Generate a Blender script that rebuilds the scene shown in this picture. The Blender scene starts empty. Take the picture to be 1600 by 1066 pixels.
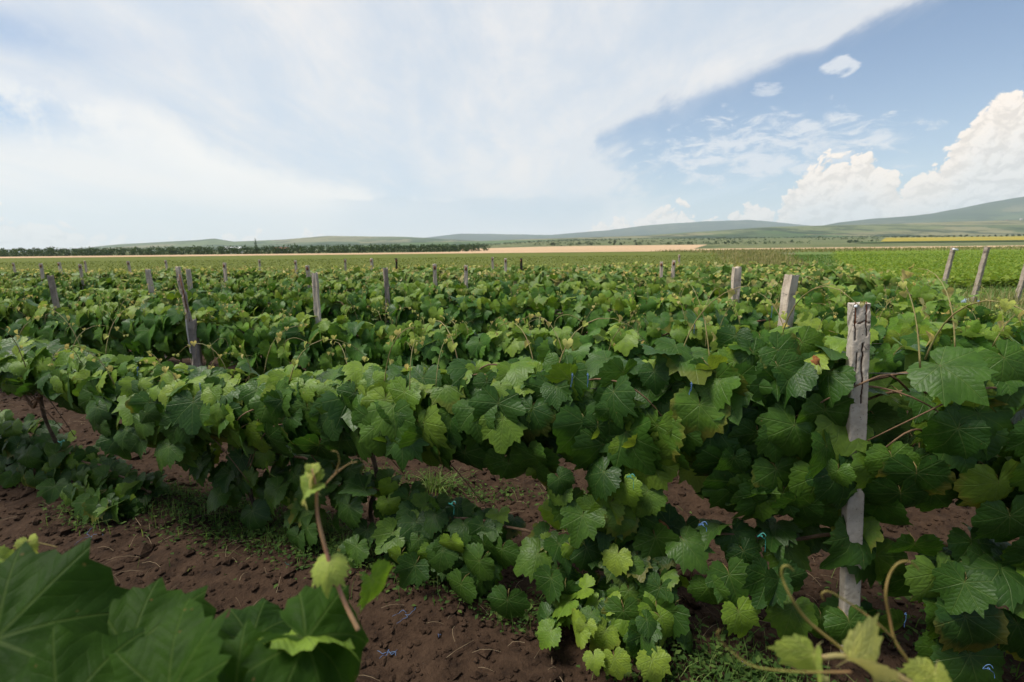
import bpy, math, random
import numpy as np
from mathutils import Matrix, Vector, Euler

RAD = math.radians
scene = bpy.context.scene
col = scene.collection
rng = np.random.default_rng(7)
random.seed(7)

# ------------------------------------------------------------------ camera
CAM_H, PITCH, ROLL, FPX = 1.6, RAD(10.35), RAD(-0.6), 800.0
cam_data = bpy.data.cameras.new('camera')
cam_data.lens = 18.0
cam_data.sensor_width = 36.0
cam_data.clip_start = 0.02
cam_data.clip_end = 40000
cam_data.dof.use_dof = True
cam_data.dof.focus_distance = 2.3
cam_data.dof.aperture_fstop = 4.5
cam = bpy.data.objects.new('camera', cam_data)
col.objects.link(cam)
cam.matrix_world = Matrix.Translation((0, 0, CAM_H)) @ Matrix.Rotation(math.pi / 2 - PITCH, 4, 'X') @ Matrix.Rotation(ROLL, 4, 'Z')
scene.camera = cam
scene.view_settings.view_transform = 'Standard'
scene.view_settings.look = 'None'
scene.view_settings.gamma = 1.0
scene.view_settings.exposure = 0.35
scene.view_settings.use_curve_mapping = False
scene.render.engine = 'CYCLES'
scene.cycles.use_denoising = True
scene.cycles.denoiser = 'OPENIMAGEDENOISE'
scene.cycles.use_adaptive_sampling = True
scene.cycles.adaptive_threshold = .02
scene.cycles.max_bounces = 5
scene.cycles.diffuse_bounces = 2
scene.cycles.glossy_bounces = 2
scene.cycles.transmission_bounces = 4
scene.cycles.volume_bounces = 2
scene.cycles.transparent_max_bounces = 8
scene.cycles.sample_clamp_indirect = 6.0

SUN_AZ, SUN_EL = -95.0, 62.0      # degrees, azimuth from +Y towards +X
SUN_STRENGTH, SKY_STRENGTH = 4.3, 0.092

# ------------------------------------------------------------------ node helper
class NT:
    def __init__(s, tree):
        s.t = tree; s.n = tree.nodes; s.l = tree.links
    def new(s, typ, **kw):
        n = s.n.new(typ)
        for k, v in kw.items(): setattr(n, k, v)
        return n
    def put(s, sock, v):
        if v is None: return
        if isinstance(v, bpy.types.NodeSocket): s.l.new(v, sock)
        else:
            if hasattr(sock.default_value, '__len__') and not hasattr(v, '__len__'): v = (v,) * len(sock.default_value)
            if hasattr(sock.default_value, '__len__') and len(sock.default_value) == 4 and len(v) == 3: v = tuple(v) + (1,)
            sock.default_value = v
    def m(s, op, a, b=None, c=None, clamp=False):
        n = s.new('ShaderNodeMath', operation=op, use_clamp=clamp)
        for i, v in enumerate((a, b, c)):
            if v is not None: s.put(n.inputs[i], v)
        return n.outputs[0]
    def v(s, op, a, b=None, out=0):
        n = s.new('ShaderNodeVectorMath', operation=op)
        s.put(n.inputs[0], a)
        if b is not None:
            if op == 'SCALE': s.put(n.inputs[3], b)
            else: s.put(n.inputs[1], b)
        return n.outputs[out]
    def sep(s, a):
        n = s.new('ShaderNodeSeparateXYZ'); s.put(n.inputs[0], a); return n.outputs
    def comb(s, x, y, z):
        n = s.new('ShaderNodeCombineXYZ')
        for i, v in enumerate((x, y, z)): s.put(n.inputs[i], v)
        return n.outputs[0]
    def noise(s, vec, scale, detail=4, rough=.55, lac=2.0, dist=0.0, out=0):
        n = s.new('ShaderNodeTexNoise')
        if vec is not None: s.put(n.inputs['Vector'], vec)
        s.put(n.inputs['Scale'], scale); s.put(n.inputs['Detail'], detail); s.put(n.inputs['Roughness'], rough)
        s.put(n.inputs['Lacunarity'], lac); s.put(n.inputs['Distortion'], dist)
        return n.outputs[out]
    def vor(s, vec, scale, feature='F1', out='Distance', rand=1.0):
        n = s.new('ShaderNodeTexVoronoi', feature=feature)
        s.put(n.inputs['Vector'], vec); s.put(n.inputs['Scale'], scale); s.put(n.inputs['Randomness'], rand)
        return n.outputs[out]
    def mr(s, v, a, b, c=0.0, d=1.0, smooth=True):
        n = s.new('ShaderNodeMapRange', interpolation_type='SMOOTHSTEP' if smooth else 'LINEAR', clamp=True)
        for i, q in enumerate((v, a, b, c, d)): s.put(n.inputs[i], q)
        return n.outputs[0]
    def mix(s, f, a, b, blend='MIX'):
        n = s.new('ShaderNodeMix', data_type='RGBA', blend_type=blend, clamp_factor=True)
        s.put(n.inputs[0], f); s.put(n.inputs[6], a); s.put(n.inputs[7], b)
        return n.outputs[2]
    def ramp(s, f, pts, interp='LINEAR'):
        n = s.new('ShaderNodeValToRGB'); cr = n.color_ramp; cr.interpolation = interp
        while len(cr.elements) < len(pts): cr.elements.new(0.5)
        for e, (p, c) in zip(cr.elements, pts): e.position = p; e.color = tuple(c) + (1,) if len(c) == 3 else c
        s.put(n.inputs[0], f)
        return n.outputs[0]
    def curve(s, v, pts):
        n = s.new('ShaderNodeFloatCurve'); c = n.mapping.curves[0]
        n.mapping.use_clip = False
        pts = sorted(pts)
        while len(c.points) < len(pts): c.points.new(.5, .5)
        for q, (a, b) in zip(c.points, pts): q.location = (a, b); q.handle_type = 'AUTO_CLAMPED'
        n.mapping.update()
        s.put(n.inputs['Value'], v)
        return n.outputs[0]
    def bump(s, h, strength=.5, dist=.01):
        n = s.new('ShaderNodeBump'); s.put(n.inputs['Strength'], strength); s.put(n.inputs['Distance'], dist); s.put(n.inputs['Height'], h)
        return n.outputs[0]

# ------------------------------------------------------------------ world: daylight sky with broken cloud
def build_world():
    w = bpy.data.worlds.new('World'); scene.world = w; w.use_nodes = True
    T = NT(w.node_tree); T.n.clear()
    sky = T.new('ShaderNodeTexSky', sky_type='NISHITA')
    sky.sun_disc = False; sky.sun_elevation = RAD(SUN_EL); sky.sun_rotation = RAD(SUN_AZ)
    sky.air_density = 1.0; sky.dust_density = .7; sky.ozone_density = 1.0; sky.altitude = 200
    skyc = T.v('MULTIPLY', T.v('SCALE', sky.outputs[0], SKY_STRENGTH), (.88, .98, 1.08))
    d = T.v('NORMALIZE', T.new('ShaderNodeTexCoord').outputs['Generated'])
    x, y, z = T.sep(d)
    el = T.m('DEGREES', T.m('ARCSINE', z))
    az = T.m('DEGREES', T.m('ARCTAN2', x, y))
    elp = T.m('MAXIMUM', el, 0.0)
    zc = T.m('ADD', T.m('MAXIMUM', z, 0.0), .10)
    deck = T.comb(T.m('DIVIDE', x, zc), T.m('DIVIDE', y, zc), 0.0)
    flat = T.comb(T.m('MULTIPLY', az, .1), T.m('MULTIPLY', el, .1), 0.0)        # 10 degrees = 1 unit
    c = T.noise(flat, 1.0, 8, .6)
    wob = T.m('SUBTRACT', c, .5)
    fine = T.m('SUBTRACT', T.noise(flat, 3.2, 8, .62), .5)
    streak = T.noise(T.v('MULTIPLY', deck, (1.25, .30, 1)), 1.0, 7, .52, dist=.4)
    streak2 = T.noise(T.v('ADD', T.v('MULTIPLY', deck, (.55, .16, 1)), (3.7, 1.2, 0)), 1.0, 4, .5, dist=.6)
    # pale horizon air over the blue
    hz = T.m('POWER', 2.718, T.m('MULTIPLY', elp, -.17))
    blue = T.mix(T.m('MULTIPLY', hz, .80), skyc, (.575, .630, .675))
    # scattered thin cirrus over all of the sky
    veil = T.mr(streak, .50, .80, 0, .30)
    sky1 = T.mix(veil, blue, (.78, .82, .87))
    # broad high cloud sheet with a ragged edge
    en = T.m('DIVIDE', elp, 40.0)
    E_ = [(0, 10), (4.9, 13.8), (6.3, 13.4), (8.8, 12.2), (10.9, 13.0), (12.9, 16.2), (14.5, 20.4), (16.2, 27.0), (17.6, 33.5), (19.2, 37), (24, 50), (40, 95)]
    edge = T.m('SUBTRACT', T.m('MULTIPLY', T.curve(en, [(a / 40, (b + 100) / 200) for a, b in E_]), 200.0), 100.0)
    dd = T.m('SUBTRACT', edge, az)
    dd = T.m('ADD', dd, T.m('MULTIPLY', wob, 9.0))
    fib = T.m('SUBTRACT', T.noise(T.v('MULTIPLY', deck, (3.2, 1.1, 1)), 1.0, 8, .62, dist=.8), .5)
    dd = T.m('ADD', dd, T.m('ADD', T.m('MULTIPLY', fine, 7.0), T.m('MULTIPLY', fib, 17.0)))
    sheet = T.m('ADD', T.m('MULTIPLY', T.mr(dd, -1.6, 4.5), .6), T.m('MULTIPLY', T.mr(dd, -6.0, 9.0), .4))
    sheet = T.m('MULTIPLY', sheet, T.mr(az, -172.0, -125.0))
    low = T.mr(T.m('ADD', el, T.m('MULTIPLY', wob, 5.0)), 3.2, 6.0, .25, 1.0)
    sheet = T.m('MULTIPLY', sheet, low)
    thick = T.mr(T.m('ADD', T.m('ADD', T.m('MULTIPLY', streak, .62), T.m('MULTIPLY', streak2, .5)), T.m('ADD', T.m('MULTIPLY', fib, .22), T.m('MULTIPLY', fine, .16))), .40, .72)
    near_edge = T.mr(dd, 0.0, 16.0, 1.0, 0.0)
    thick = T.m('MAXIMUM', thick, T.m('MULTIPLY', near_edge, .85))
    sheet_col = T.mix(thick, (.535, .605, .685), (.722, .696, .682))
    op = T.m('MULTIPLY', sheet, T.mr(thick, 0, 1, .80, .98))
    # holes of blue in the sheet
    qx = T.m('DIVIDE', T.m('ADD', az, 46.0), 10.0); qy = T.m('DIVIDE', T.m('SUBTRACT', el, 10.8), 2.7)
    hole = T.m('POWER', 2.718, T.m('MULTIPLY', T.m('ADD', T.m('MULTIPLY', qx, qx), T.m('MULTIPLY', qy, qy)), -1.0))
    qx2 = T.m('DIVIDE', T.m('ADD', az, 45.0), 9.0); qy2 = T.m('DIVIDE', T.m('SUBTRACT', el, 16.2), 1.8)
    hole2 = T.m('POWER', 2.718, T.m('MULTIPLY', T.m('ADD', T.m('MULTIPLY', qx2, qx2), T.m('MULTIPLY', qy2, qy2)), -1.0))
    hole = T.m('MAXIMUM', hole, T.m('MULTIPLY', hole2, .7))
    hole = T.m('MULTIPLY', hole, T.mr(T.m('ADD', streak, T.m('MULTIPLY', fine, 1.5)), .25, .60, .45, 1.15), clamp=True)
    # bright lower bank on the left, soft upper edge
    B_ = [(-180, 6), (-120, 12), (-70, 12), (-50, 14.5), (-43, 14.4), (-35.6, 13.6), (-29, 10.2), (-17, 7.0), (-5, 4.6), (6, 4.0), (14, 5.2), (20, 2), (60, 0), (180, 3)]
    btop = T.m('MULTIPLY', T.curve(T.m('DIVIDE', T.m('ADD', az, 180.0), 360.0), [((a + 180) / 360, b / 20) for a, b in B_]), 20.0)
    bd = T.m('ADD', T.m('SUBTRACT', btop, el), T.m('ADD', T.m('MULTIPLY', wob, 3.0), T.m('MULTIPLY', fine, 2.2)))
    bank = T.m('MULTIPLY', T.mr(bd, -.4, 2.4), T.mr(bd, 1.0, 9.0, .90, .55))
    bank = T.m('MULTIPLY', bank, T.mr(az, 10.0, 24.0, 1.0, 0.0))
    op = T.m('MULTIPLY', op, T.m('SUBTRACT', 1.0, hole))
    s2 = T.mix(op, sky1, sheet_col)
    s2 = T.mix(T.m('MULTIPLY', bank, T.m('SUBTRACT', 1.0, T.m('MULTIPLY', hole, .9))), s2, (.850, .805, .750))
    # grey-blue flat base of the sheet above the horizon
    base = T.m('MULTIPLY', T.mr(T.m('ADD', el, T.m('MULTIPLY', fine, 2.4)), 4.9, 5.4, 1.0, 0.0), T.mr(az, -22.0, -14.0))
    base = T.m('MULTIPLY', base, T.mr(az, 5.0, 16.0, 1.0, 0.0))
    s2 = T.mix(T.m('MULTIPLY', base, T.mr(el, 0.0, 3.0, .15, .62)), s2, (.485, .555, .625))
    # patch of thin altocumulus and small wisps in the blue part
    wisp = T.m('SUBTRACT', T.noise(T.v('MULTIPLY', flat, (1, 2.6, 1)), 3.4, 9, .64, dist=.5), .5)
    def blob(a0, e0, aw, ew, amt, nz, s):
        px = T.m('DIVIDE', T.m('ADD', T.m('SUBTRACT', az, a0), T.m('MULTIPLY', wob, nz * 2)), aw)
        py = T.m('DIVIDE', T.m('ADD', T.m('SUBTRACT', el, e0), T.m('MULTIPLY', fine, nz)), ew)
        r2 = T.m('ADD', T.m('MULTIPLY', px, px), T.m('MULTIPLY', py, py))
        r2 = T.m('ADD', r2, T.m('MULTIPLY', wisp, 7.0))
        mk = T.m('MULTIPLY', T.mr(r2, 1.0, -.35), amt)
        return T.mix(mk, s, (.63, .65, .69))
    s2 = blob(25.4, 9.0, 11.5, 3.3, .85, 2.2, s2)
    s2 = blob(18.0, 8.6, 5.0, .9, .45, 1.6, s2)
    s2 = blob(31.0, 15.2, 1.7, .85, .85, 1.6, s2)
    s2 = blob(25.0, 14.2, 1.2, .8, .6, 1.4, s2)
    s2 = blob(34.6, 8.9, 2.0, .5, .6, 1.0, s2)
    s2 = blob(64.0, 17.0, 9.0, 2.5, .7, 2.4, s2)
    # cumulus towers along the horizon
    C_ = [(-180, 5), (-150, 2), (-120, 6), (-90, 2), (-60, 3.4), (-52, 3.0), (-43, 2.6), (-40, 1.8), (-34, .6), (-27, 1.2), (-22, .4), (0, 0), (8, .6), (11, 2.4), (13.5, 2.3), (15.5, 3.7), (18, 3.9), (19.6, 2.4),
          (22, 2.5), (24, 3.4), (26.4, 2.6), (27.6, 4.0), (28.6, 6.3), (30.6, 7.2), (32.5, 7.3), (34.6, 8.3), (35.6, 4.6), (37.0, 5.0), (38.6, 6.6), (39.8, 7.6), (40.6, 9.9), (41.8, 11.0), (44, 11.6), (50, 13), (58, 9), (70, 3), (90, 6), (120, 2), (150, 7), (180, 5)]
    ctop = T.m('MULTIPLY', T.curve(T.m('DIVIDE', T.m('ADD', T.m('ADD', az, T.m('MULTIPLY', wob, 2.2)), 180.0), 360.0), [((a + 180) / 360, b / 20) for a, b in C_]), 20.0)
    pv = T.v('ADD', T.v('MULTIPLY', flat, (1, 1.15, 1)), T.v('SCALE', T.noise(flat, 3.0, 3, .5, out=1), .22))
    def billow(vec):                      # rounded lumps with sharp creases between them
        b = [T.m('ABSOLUTE', T.m('SUBTRACT', T.noise(vec, sc, 0.0), .5)) for sc in (4.6, 10.5, 23.0, 50.0)]
        return T.m('ADD', T.m('ADD', T.m('MULTIPLY', b[0], 2.6), T.m('MULTIPLY', b[1], 1.5)), T.m('ADD', T.m('MULTIPLY', b[2], .9), T.m('MULTIPLY', b[3], .5)))
    puff = billow(pv); puffo = billow(T.v('ADD', pv, (-.030, .045, 0)))
    cd = T.m('ADD', T.m('SUBTRACT', ctop, el), T.m('MULTIPLY', T.m('SUBTRACT', puff, .42), 1.9))
    cum = T.mr(cd, .0, .55)
    relief = T.m('MULTIPLY', T.m('SUBTRACT', puff, puffo), .42)
    depth = T.mr(cd, .5, 6.0, 0.0, 1.0)
    ccol = T.mix(depth, (.865, .750, .645), (.735, .690, .645))
    shade = T.m('ADD', T.m('ADD', .92, T.m('MULTIPLY', puff, .15)), relief)
    ccol = T.v('SCALE', ccol, T.m('MINIMUM', T.m('MAXIMUM', shade, .84), 1.08))
    lowfade = T.mr(el, 0.0, 3.0, .60, .97)
    s3 = T.mix(T.m('MULTIPLY', cum, lowfade), s2, ccol)
    # below the horizon: the colour of the land
    s3 = T.mix(T.mr(el, -3.0, -.3, 1.0, 0.0), s3, (.08, .09, .06))
    bg = T.new('ShaderNodeBackground'); T.put(bg.inputs[0], s3); bg.inputs[1].default_value = 1.0
    out = T.new('ShaderNodeOutputWorld'); T.l.new(bg.outputs[0], out.inputs[0])
    w.cycles.sampling_method = 'MANUAL'; w.cycles.sample_map_resolution = 512
build_world()

sun_d = bpy.data.lights.new('sun', 'SUN')
sun_d.energy = SUN_STRENGTH; sun_d.angle = RAD(20); sun_d.color = (1.0, .95, .87)
sun = bpy.data.objects.new('sun', sun_d); col.objects.link(sun)
sv = Vector((math.sin(RAD(SUN_AZ)) * math.cos(RAD(SUN_EL)), math.cos(RAD(SUN_AZ)) * math.cos(RAD(SUN_EL)), math.sin(RAD(SUN_EL))))
sun.rotation_euler = sv.to_track_quat('Z', 'Y').to_euler()

# ------------------------------------------------------------------ helpers: geometry
def ray(px, py):
    a, b = (px - 800) / FPX, (533 - py) / FPX
    return cam.matrix_world.to_3x3() @ Vector((a, b, -1))
def at(px, py, Y):                       # world point seen at photo pixel, at distance Y along the view
    r = ray(px, py); return Vector((0, 0, CAM_H)) + r * (Y / r.y)

def make_mesh(name, verts, faces, mats=(), uv=None, matidx=None, smooth=True, attr=None, edges=()):
    me = bpy.data.meshes.new(name)
    me.from_pydata([tuple(v) for v in verts], list(edges), faces)
    for m in mats: me.materials.append(m)
    if matidx is not None: me.polygons.foreach_set('material_index', np.asarray(matidx, np.int32))
    me.polygons.foreach_set('use_smooth', np.full(len(me.polygons), smooth))
    if uv is not None:
        l = me.uv_layers.new(name='UVMap')
        vi = np.empty(len(me.loops), np.int32); me.loops.foreach_get('vertex_index', vi)
        l.data.foreach_set('uv', np.asarray(uv, np.float32)[vi].ravel())
    if attr is not None:
        for k, vals in attr.items():
            a = me.attributes.new(k, 'FLOAT', 'POINT'); a.data.foreach_set('value', np.asarray(vals, np.float32))
    me.update()
    return me

def fast_mesh(name, V, Tri, mats=(), uv=None, attr=None, smooth=True, matidx=None, quads=False):
    k = 4 if quads else 3
    me = bpy.data.meshes.new(name)
    V = np.asarray(V, np.float32); Tri = np.asarray(Tri, np.int32)
    me.vertices.add(len(V)); me.vertices.foreach_set('co', V.ravel())
    me.loops.add(len(Tri) * k); me.loops.foreach_set('vertex_index', Tri.ravel())
    me.polygons.add(len(Tri)); me.polygons.foreach_set('loop_start', np.arange(0, len(Tri) * k, k, dtype=np.int32))
    me.polygons.foreach_set('loop_total', np.full(len(Tri), k, np.int32))
    for m in mats: me.materials.append(m)
    if matidx is not None: me.polygons.foreach_set('material_index', np.asarray(matidx, np.int32))
    me.polygons.foreach_set('use_smooth', np.full(len(Tri), smooth))
    me.update(calc_edges=True)
    if uv is not None:
        l = me.uv_layers.new(name='UVMap'); l.data.foreach_set('uv', np.asarray(uv, np.float32)[Tri.ravel()].ravel())
    if attr:
        for kk, vals in attr.items():
            a = me.attributes.new(kk, 'FLOAT', 'POINT'); a.data.foreach_set('value', np.asarray(vals, np.float32))
    me.validate()
    return me

def obj(name, me, parent=None, loc=None, label=None, cat=None, group=None, kind=None):
    o = bpy.data.objects.new(name, me); col.objects.link(o)
    if parent is not None: o.parent = parent
    if loc is not None: o.location = loc
    if label: o['label'] = label
    if cat: o['category'] = cat
    if group: o['group'] = group
    if kind: o['kind'] = kind
    return o

def tube(pts, rad, n=6, cap=True):
    pts = [Vector(p) for p in pts]; V = []; Fc = []
    if not hasattr(rad, '__len__'): rad = [rad] * len(pts)
    up = Vector((.31, .17, .93))
    for i, p in enumerate(pts):
        t = (pts[min(i + 1, len(pts) - 1)] - pts[max(i - 1, 0)]).normalized()
        a = t.cross(up)
        if a.length < 1e-3: a = t.cross(Vector((1, 0, 0)))
        a.normalize(); b = t.cross(a)
        for k in range(n):
            an = 2 * math.pi * k / n
            V.append(p + (a * math.cos(an) + b * math.sin(an)) * rad[i])
    for i in range(len(pts) - 1):
        for k in range(n):
            q = (k + 1) % n
            Fc.append((i * n + k, i * n + q, (i + 1) * n + q, (i + 1) * n + k))
    if cap:
        Fc.append(tuple(range(n - 1, -1, -1))); Fc.append(tuple((len(pts) - 1) * n + k for k in range(n)))
    return V, Fc

def merge(parts):
    V, Fc = [], []
    for v, f in parts:
        o = len(V); V += [tuple(p) for p in v]; Fc += [tuple(i + o for i in q) for q in f]
    return V, Fc

def bez(pts, n=8):                        # Catmull-Rom through points
    P = [Vector(p) for p in pts]; out = []
    for i in range(len(P) - 1):
        p0, p1, p2, p3 = P[max(i - 1, 0)], P[i], P[i + 1], P[min(i + 2, len(P) - 1)]
        for k in range(n):
            t = k / n
            out.append(.5 * ((2 * p1) + (p2 - p0) * t + (2 * p0 - 5 * p1 + 4 * p2 - p3) * t * t + (3 * p1 - p0 - 3 * p2 + p3) * t ** 3))
    out.append(P[-1]); return out

def vnoise(x, y, seed=0):                 # smooth value noise, numpy
    x = np.asarray(x, float); y = np.asarray(y, float)
    xi = np.floor(x).astype(np.int64); yi = np.floor(y).astype(np.int64); xf = x - xi; yf = y - yi
    def h(a, b):
        n = (a * 374761393 + b * 668265263 + seed * 1442695041) & 0x7fffffff
        n = ((n ^ (n >> 13)) * 1274126177) & 0x7fffffff
        return ((n ^ (n >> 16)) & 0xffff) / 65535.0
    u = xf * xf * (3 - 2 * xf); v = yf * yf * (3 - 2 * yf)
    return (h(xi, yi) * (1 - u) + h(xi + 1, yi) * u) * (1 - v) + (h(xi, yi + 1) * (1 - u) + h(xi + 1, yi + 1) * u) * v
def fbm(x, y, oct=4, seed=0, gain=.5):
    s = 0; a = 1; tot = 0
    for i in range(oct):
        s = s + a * vnoise(np.asarray(x) * 2 ** i, np.asarray(y) * 2 ** i, seed + i * 17); tot += a; a *= gain
    return s / tot - .5

# ------------------------------------------------------------------ materials
def mat(name):
    m = bpy.data.materials.new(name); m.use_nodes = True
    T = NT(m.node_tree); T.n.clear()
    out = T.new('ShaderNodeOutputMaterial')
    return m, T, out
def principled(T, out, color, rough=.8, spec=.3, normal=None, **kw):
    p = T.new('ShaderNodeBsdfPrincipled')
    T.put(p.inputs['Base Color'], color); T.put(p.inputs['Roughness'], rough); T.put(p.inputs['Specular IOR Level'], spec)
    if normal is not None: T.l.new(normal, p.inputs['Normal'])
    for k, v in kw.items(): T.put(p.inputs[k], v)
    if out is not None: T.l.new(p.outputs[0], out.inputs[0])
    return p

def leaf_mat(name, cols, under, joined=False, scorch=.5, bstr=.46, transl=.24, rough=.42, vein=(.15, .20, .055), veinamt=.22, spec=.20, tr_gain=(2.6, 2.5, 1.2)):
    m, T, out = mat(name)
    if joined:
        a = T.new('ShaderNodeAttribute', attribute_type='GEOMETRY', attribute_name='rnd'); rnd = a.outputs['Fac']
    else:
        rnd = T.new('ShaderNodeObjectInfo').outputs['Random']
    uvn = T.new('ShaderNodeUVMap'); uvn.uv_map = 'UVMap'
    u, v, _ = T.sep(uvn.outputs[0])
    r = T.m('SQRT', T.m('ADD', T.m('MULTIPLY', u, u), T.m('MULTIPLY', v, v)))
    th = T.m('ABSOLUTE', T.m('ARCTAN2', u, v))
    a = T.m('PINGPONG', th, RAD(21))
    perp = T.m('MULTIPLY', r, T.m('SINE', a)); along = T.m('MULTIPLY', r, T.m('COSINE', a))
    mainv = T.mr(T.m('SUBTRACT', perp, T.m('MULTIPLY', T.m('SUBTRACT', 1.1, r), .010)), .0, .013, 1.0, 0.0)
    st = T.m('FRACT', T.m('ADD', T.m('MULTIPLY', T.m('SUBTRACT', along, T.m('MULTIPLY', perp, 1.0)), 6.0), T.m('MULTIPLY', T.noise(uvn.outputs[0], 4.0, 2), .7)))
    st = T.m('ABSOLUTE', T.m('SUBTRACT', st, .5))
    sec = T.m('MULTIPLY', T.mr(st, .0, .085, 1.0, 0.0), T.mr(r, .12, .3))
    vv = T.m('MAXIMUM', mainv, T.m('MULTIPLY', sec, .22))
    base = T.ramp(rnd, cols)
    pos = T.new('ShaderNodeTexCoord').outputs['UV']
    rshift = T.v('ADD', pos, T.comb(T.m('MULTIPLY', rnd, 37.0), T.m('MULTIPLY', rnd, 91.0), 0.0))
    mott = T.noise(rshift, 2.6, 3, .6)
    base = T.mix(T.mr(mott, .3, .75), T.v('MULTIPLY', base, (.78, .80, .85)), T.v('MULTIPLY', base, (1.18, 1.14, 1.0)))
    # blemishes: dry pin-holes and specks on some leaves
    spk = T.m('MULTIPLY', T.mr(T.vor(rshift, 5.5), .05, .11, 1.0, 0.0), T.mr(T.noise(rshift, .9, 1), .53, .62))
    base = T.mix(T.m('MULTIPLY', spk, .8), base, (.13, .085, .03))
    # scorched, yellowing margins on a few leaves
    old = T.m('MULTIPLY', T.mr(T.m('FRACT', T.m('MULTIPLY', rnd, 17.3)), .88, .99), T.mr(T.m('ADD', r, T.m('MULTIPLY', T.noise(rshift, 3.5, 3), .6)), .92, 1.15))
    base = T.mix(T.m('MULTIPLY', old, scorch), base, (.20, .155, .030))
    top = T.mix(T.m('MULTIPLY', vv, veinamt), base, vein)
    und = T.mix(T.m('MULTIPLY', vv, .6), under, T.v('MULTIPLY', T.comb(*under), (1.5, 1.4, 1.5)))
    und = T.mix(.35, und, base)
    back = T.new('ShaderNodeNewGeometry').outputs['Backfacing']
    colr = T.mix(back, top, und)
    hgt = T.m('ADD', T.m('MULTIPLY', vv, -1.0), T.m('ADD', T.m('MULTIPLY', T.noise(rshift, 9.0, 3, .6), .8), T.m('MULTIPLY', st, .6)))
    nb = T.bump(hgt, bstr, .004)
    p = principled(T, None, colr, T.mix(back, (rough,) * 3, (.8,) * 3), T.m('SUBTRACT', spec, T.m('MULTIPLY', back, spec * .7)), nb)
    tl = T.new('ShaderNodeBsdfTranslucent')
    T.put(tl.inputs[0], T.v('MULTIPLY', colr, tr_gain)); T.l.new(nb, tl.inputs['Normal'])
    mx = T.new('ShaderNodeMixShader'); mx.inputs[0].default_value = transl
    T.l.new(p.outputs[0], mx.inputs[1]); T.l.new(tl.outputs[0], mx.inputs[2]); T.l.new(mx.outputs[0], out.inputs[0])
    return m
GREEN = [(0, (.021, .060, .010)), (.45, (.035, .088, .012)), (.80, (.053, .116, .014)), (.94, (.085, .160, .018)), (1, (.140, .210, .028))]
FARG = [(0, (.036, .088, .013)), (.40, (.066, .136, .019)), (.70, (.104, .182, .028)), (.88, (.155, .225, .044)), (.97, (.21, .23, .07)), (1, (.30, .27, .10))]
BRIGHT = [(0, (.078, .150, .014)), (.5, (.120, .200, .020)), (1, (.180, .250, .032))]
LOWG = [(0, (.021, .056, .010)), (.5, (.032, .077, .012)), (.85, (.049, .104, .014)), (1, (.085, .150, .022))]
YOUNG = [(0, (.20, .29, .05)), (.4, (.33, .38, .08)), (.72, (.46, .46, .14)), (.90, (.50, .38, .10)), (1, (.55, .52, .25))]
M_leaf = leaf_mat('vine_leaf', GREEN, (.085, .135, .060))
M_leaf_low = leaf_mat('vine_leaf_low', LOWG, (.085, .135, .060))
M_leaf_bright = leaf_mat('vine_leaf_young_green', BRIGHT, (.13, .19, .07), veinamt=.4)
M_leaf_mid = leaf_mat('vine_leaf_mid', [(a, tuple(min(1, q * 1.42) for q in c)) for a, c in GREEN], (.095, .150, .060))  # vine_leaf colours brightened: stronger light on the rear rows put into colour
M_leaf_near = leaf_mat('vine_leaf_near', [(0, (.015, .040, .005)), (.5, (.021, .051, .006)), (1, (.029, .066, .008))], (.085, .135, .035), veinamt=.16, transl=.32, bstr=.34, spec=.07, rough=.55, scorch=0.0)  # darker twin of vine_leaf: lens vignetting put into the leaf colour
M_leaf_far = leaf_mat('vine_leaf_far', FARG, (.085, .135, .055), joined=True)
M_young = leaf_mat('vine_leaf_tip', YOUNG, (.42, .36, .16), transl=.35, rough=.6, vein=(.5, .42, .2), tr_gain=(1.4, 1.35, 1.0))
M_young_far = leaf_mat('vine_leaf_tip_far', YOUNG, (.42, .36, .16), joined=True, transl=.35, rough=.6, vein=(.5, .42, .2), tr_gain=(1.4, 1.35, 1.0))

def simple_mat(name, c1, c2, scale=8, rough=.85, bump=.4, bdist=.01, spec=.25, detail=5, coord='Object'):
    m, T, out = mat(name)
    tc = T.new('ShaderNodeTexCoord').outputs[coord]
    n = T.noise(tc, scale, detail, .6)
    principled(T, out, T.mix(T.mr(n, .3, .7), c1, c2), rough, spec, T.bump(n, bump, bdist))
    return m
M_petiole = simple_mat('petiole', (.13, .12, .035), (.20, .13, .05), 20, .6)
M_stem = simple_mat('shoot_stem', (.20, .21, .06), (.26, .18, .08), 30, .55, spec=.35)
M_stem_pink = simple_mat('shoot_stem_pink', (.30, .13, .085), (.34, .20, .10), 25, .5, spec=.35)
M_tendril = simple_mat('tendril', (.17, .18, .03), (.22, .12, .05), 9, .55, spec=.25)
M_bark = simple_mat('vine_bark', (.045, .030, .020), (.12, .085, .055), 28, .95, .8)
M_cane = simple_mat('vine_cane', (.10, .055, .030), (.18, .11, .06), 30, .7, .4)
M_blue = simple_mat('blue_twine', (.05, .12, .30), (.11, .21, .38), 60, .45, spec=.5)
M_teal = simple_mat('green_twine', (.02, .20, .17), (.04, .28, .23), 60, .45, spec=.5)
M_rust = simple_mat('rust', (.10, .035, .018), (.22, .09, .04), 40, .9, .6, .004)
M_wire = simple_mat('galvanised_wire', (.10, .09, .08), (.18, .15, .13), 60, .5, spec=.5)
M_straw = simple_mat('straw', (.12, .085, .05), (.25, .19, .115), 20, .9)
M_dry = simple_mat('dry_leaf', (.22, .075, .022), (.34, .15, .05), 14, .85, .6)
M_white = simple_mat('white_plastic', (.62, .66, .70), (.75, .77, .78), 6, .4, .05, spec=.5)

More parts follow.
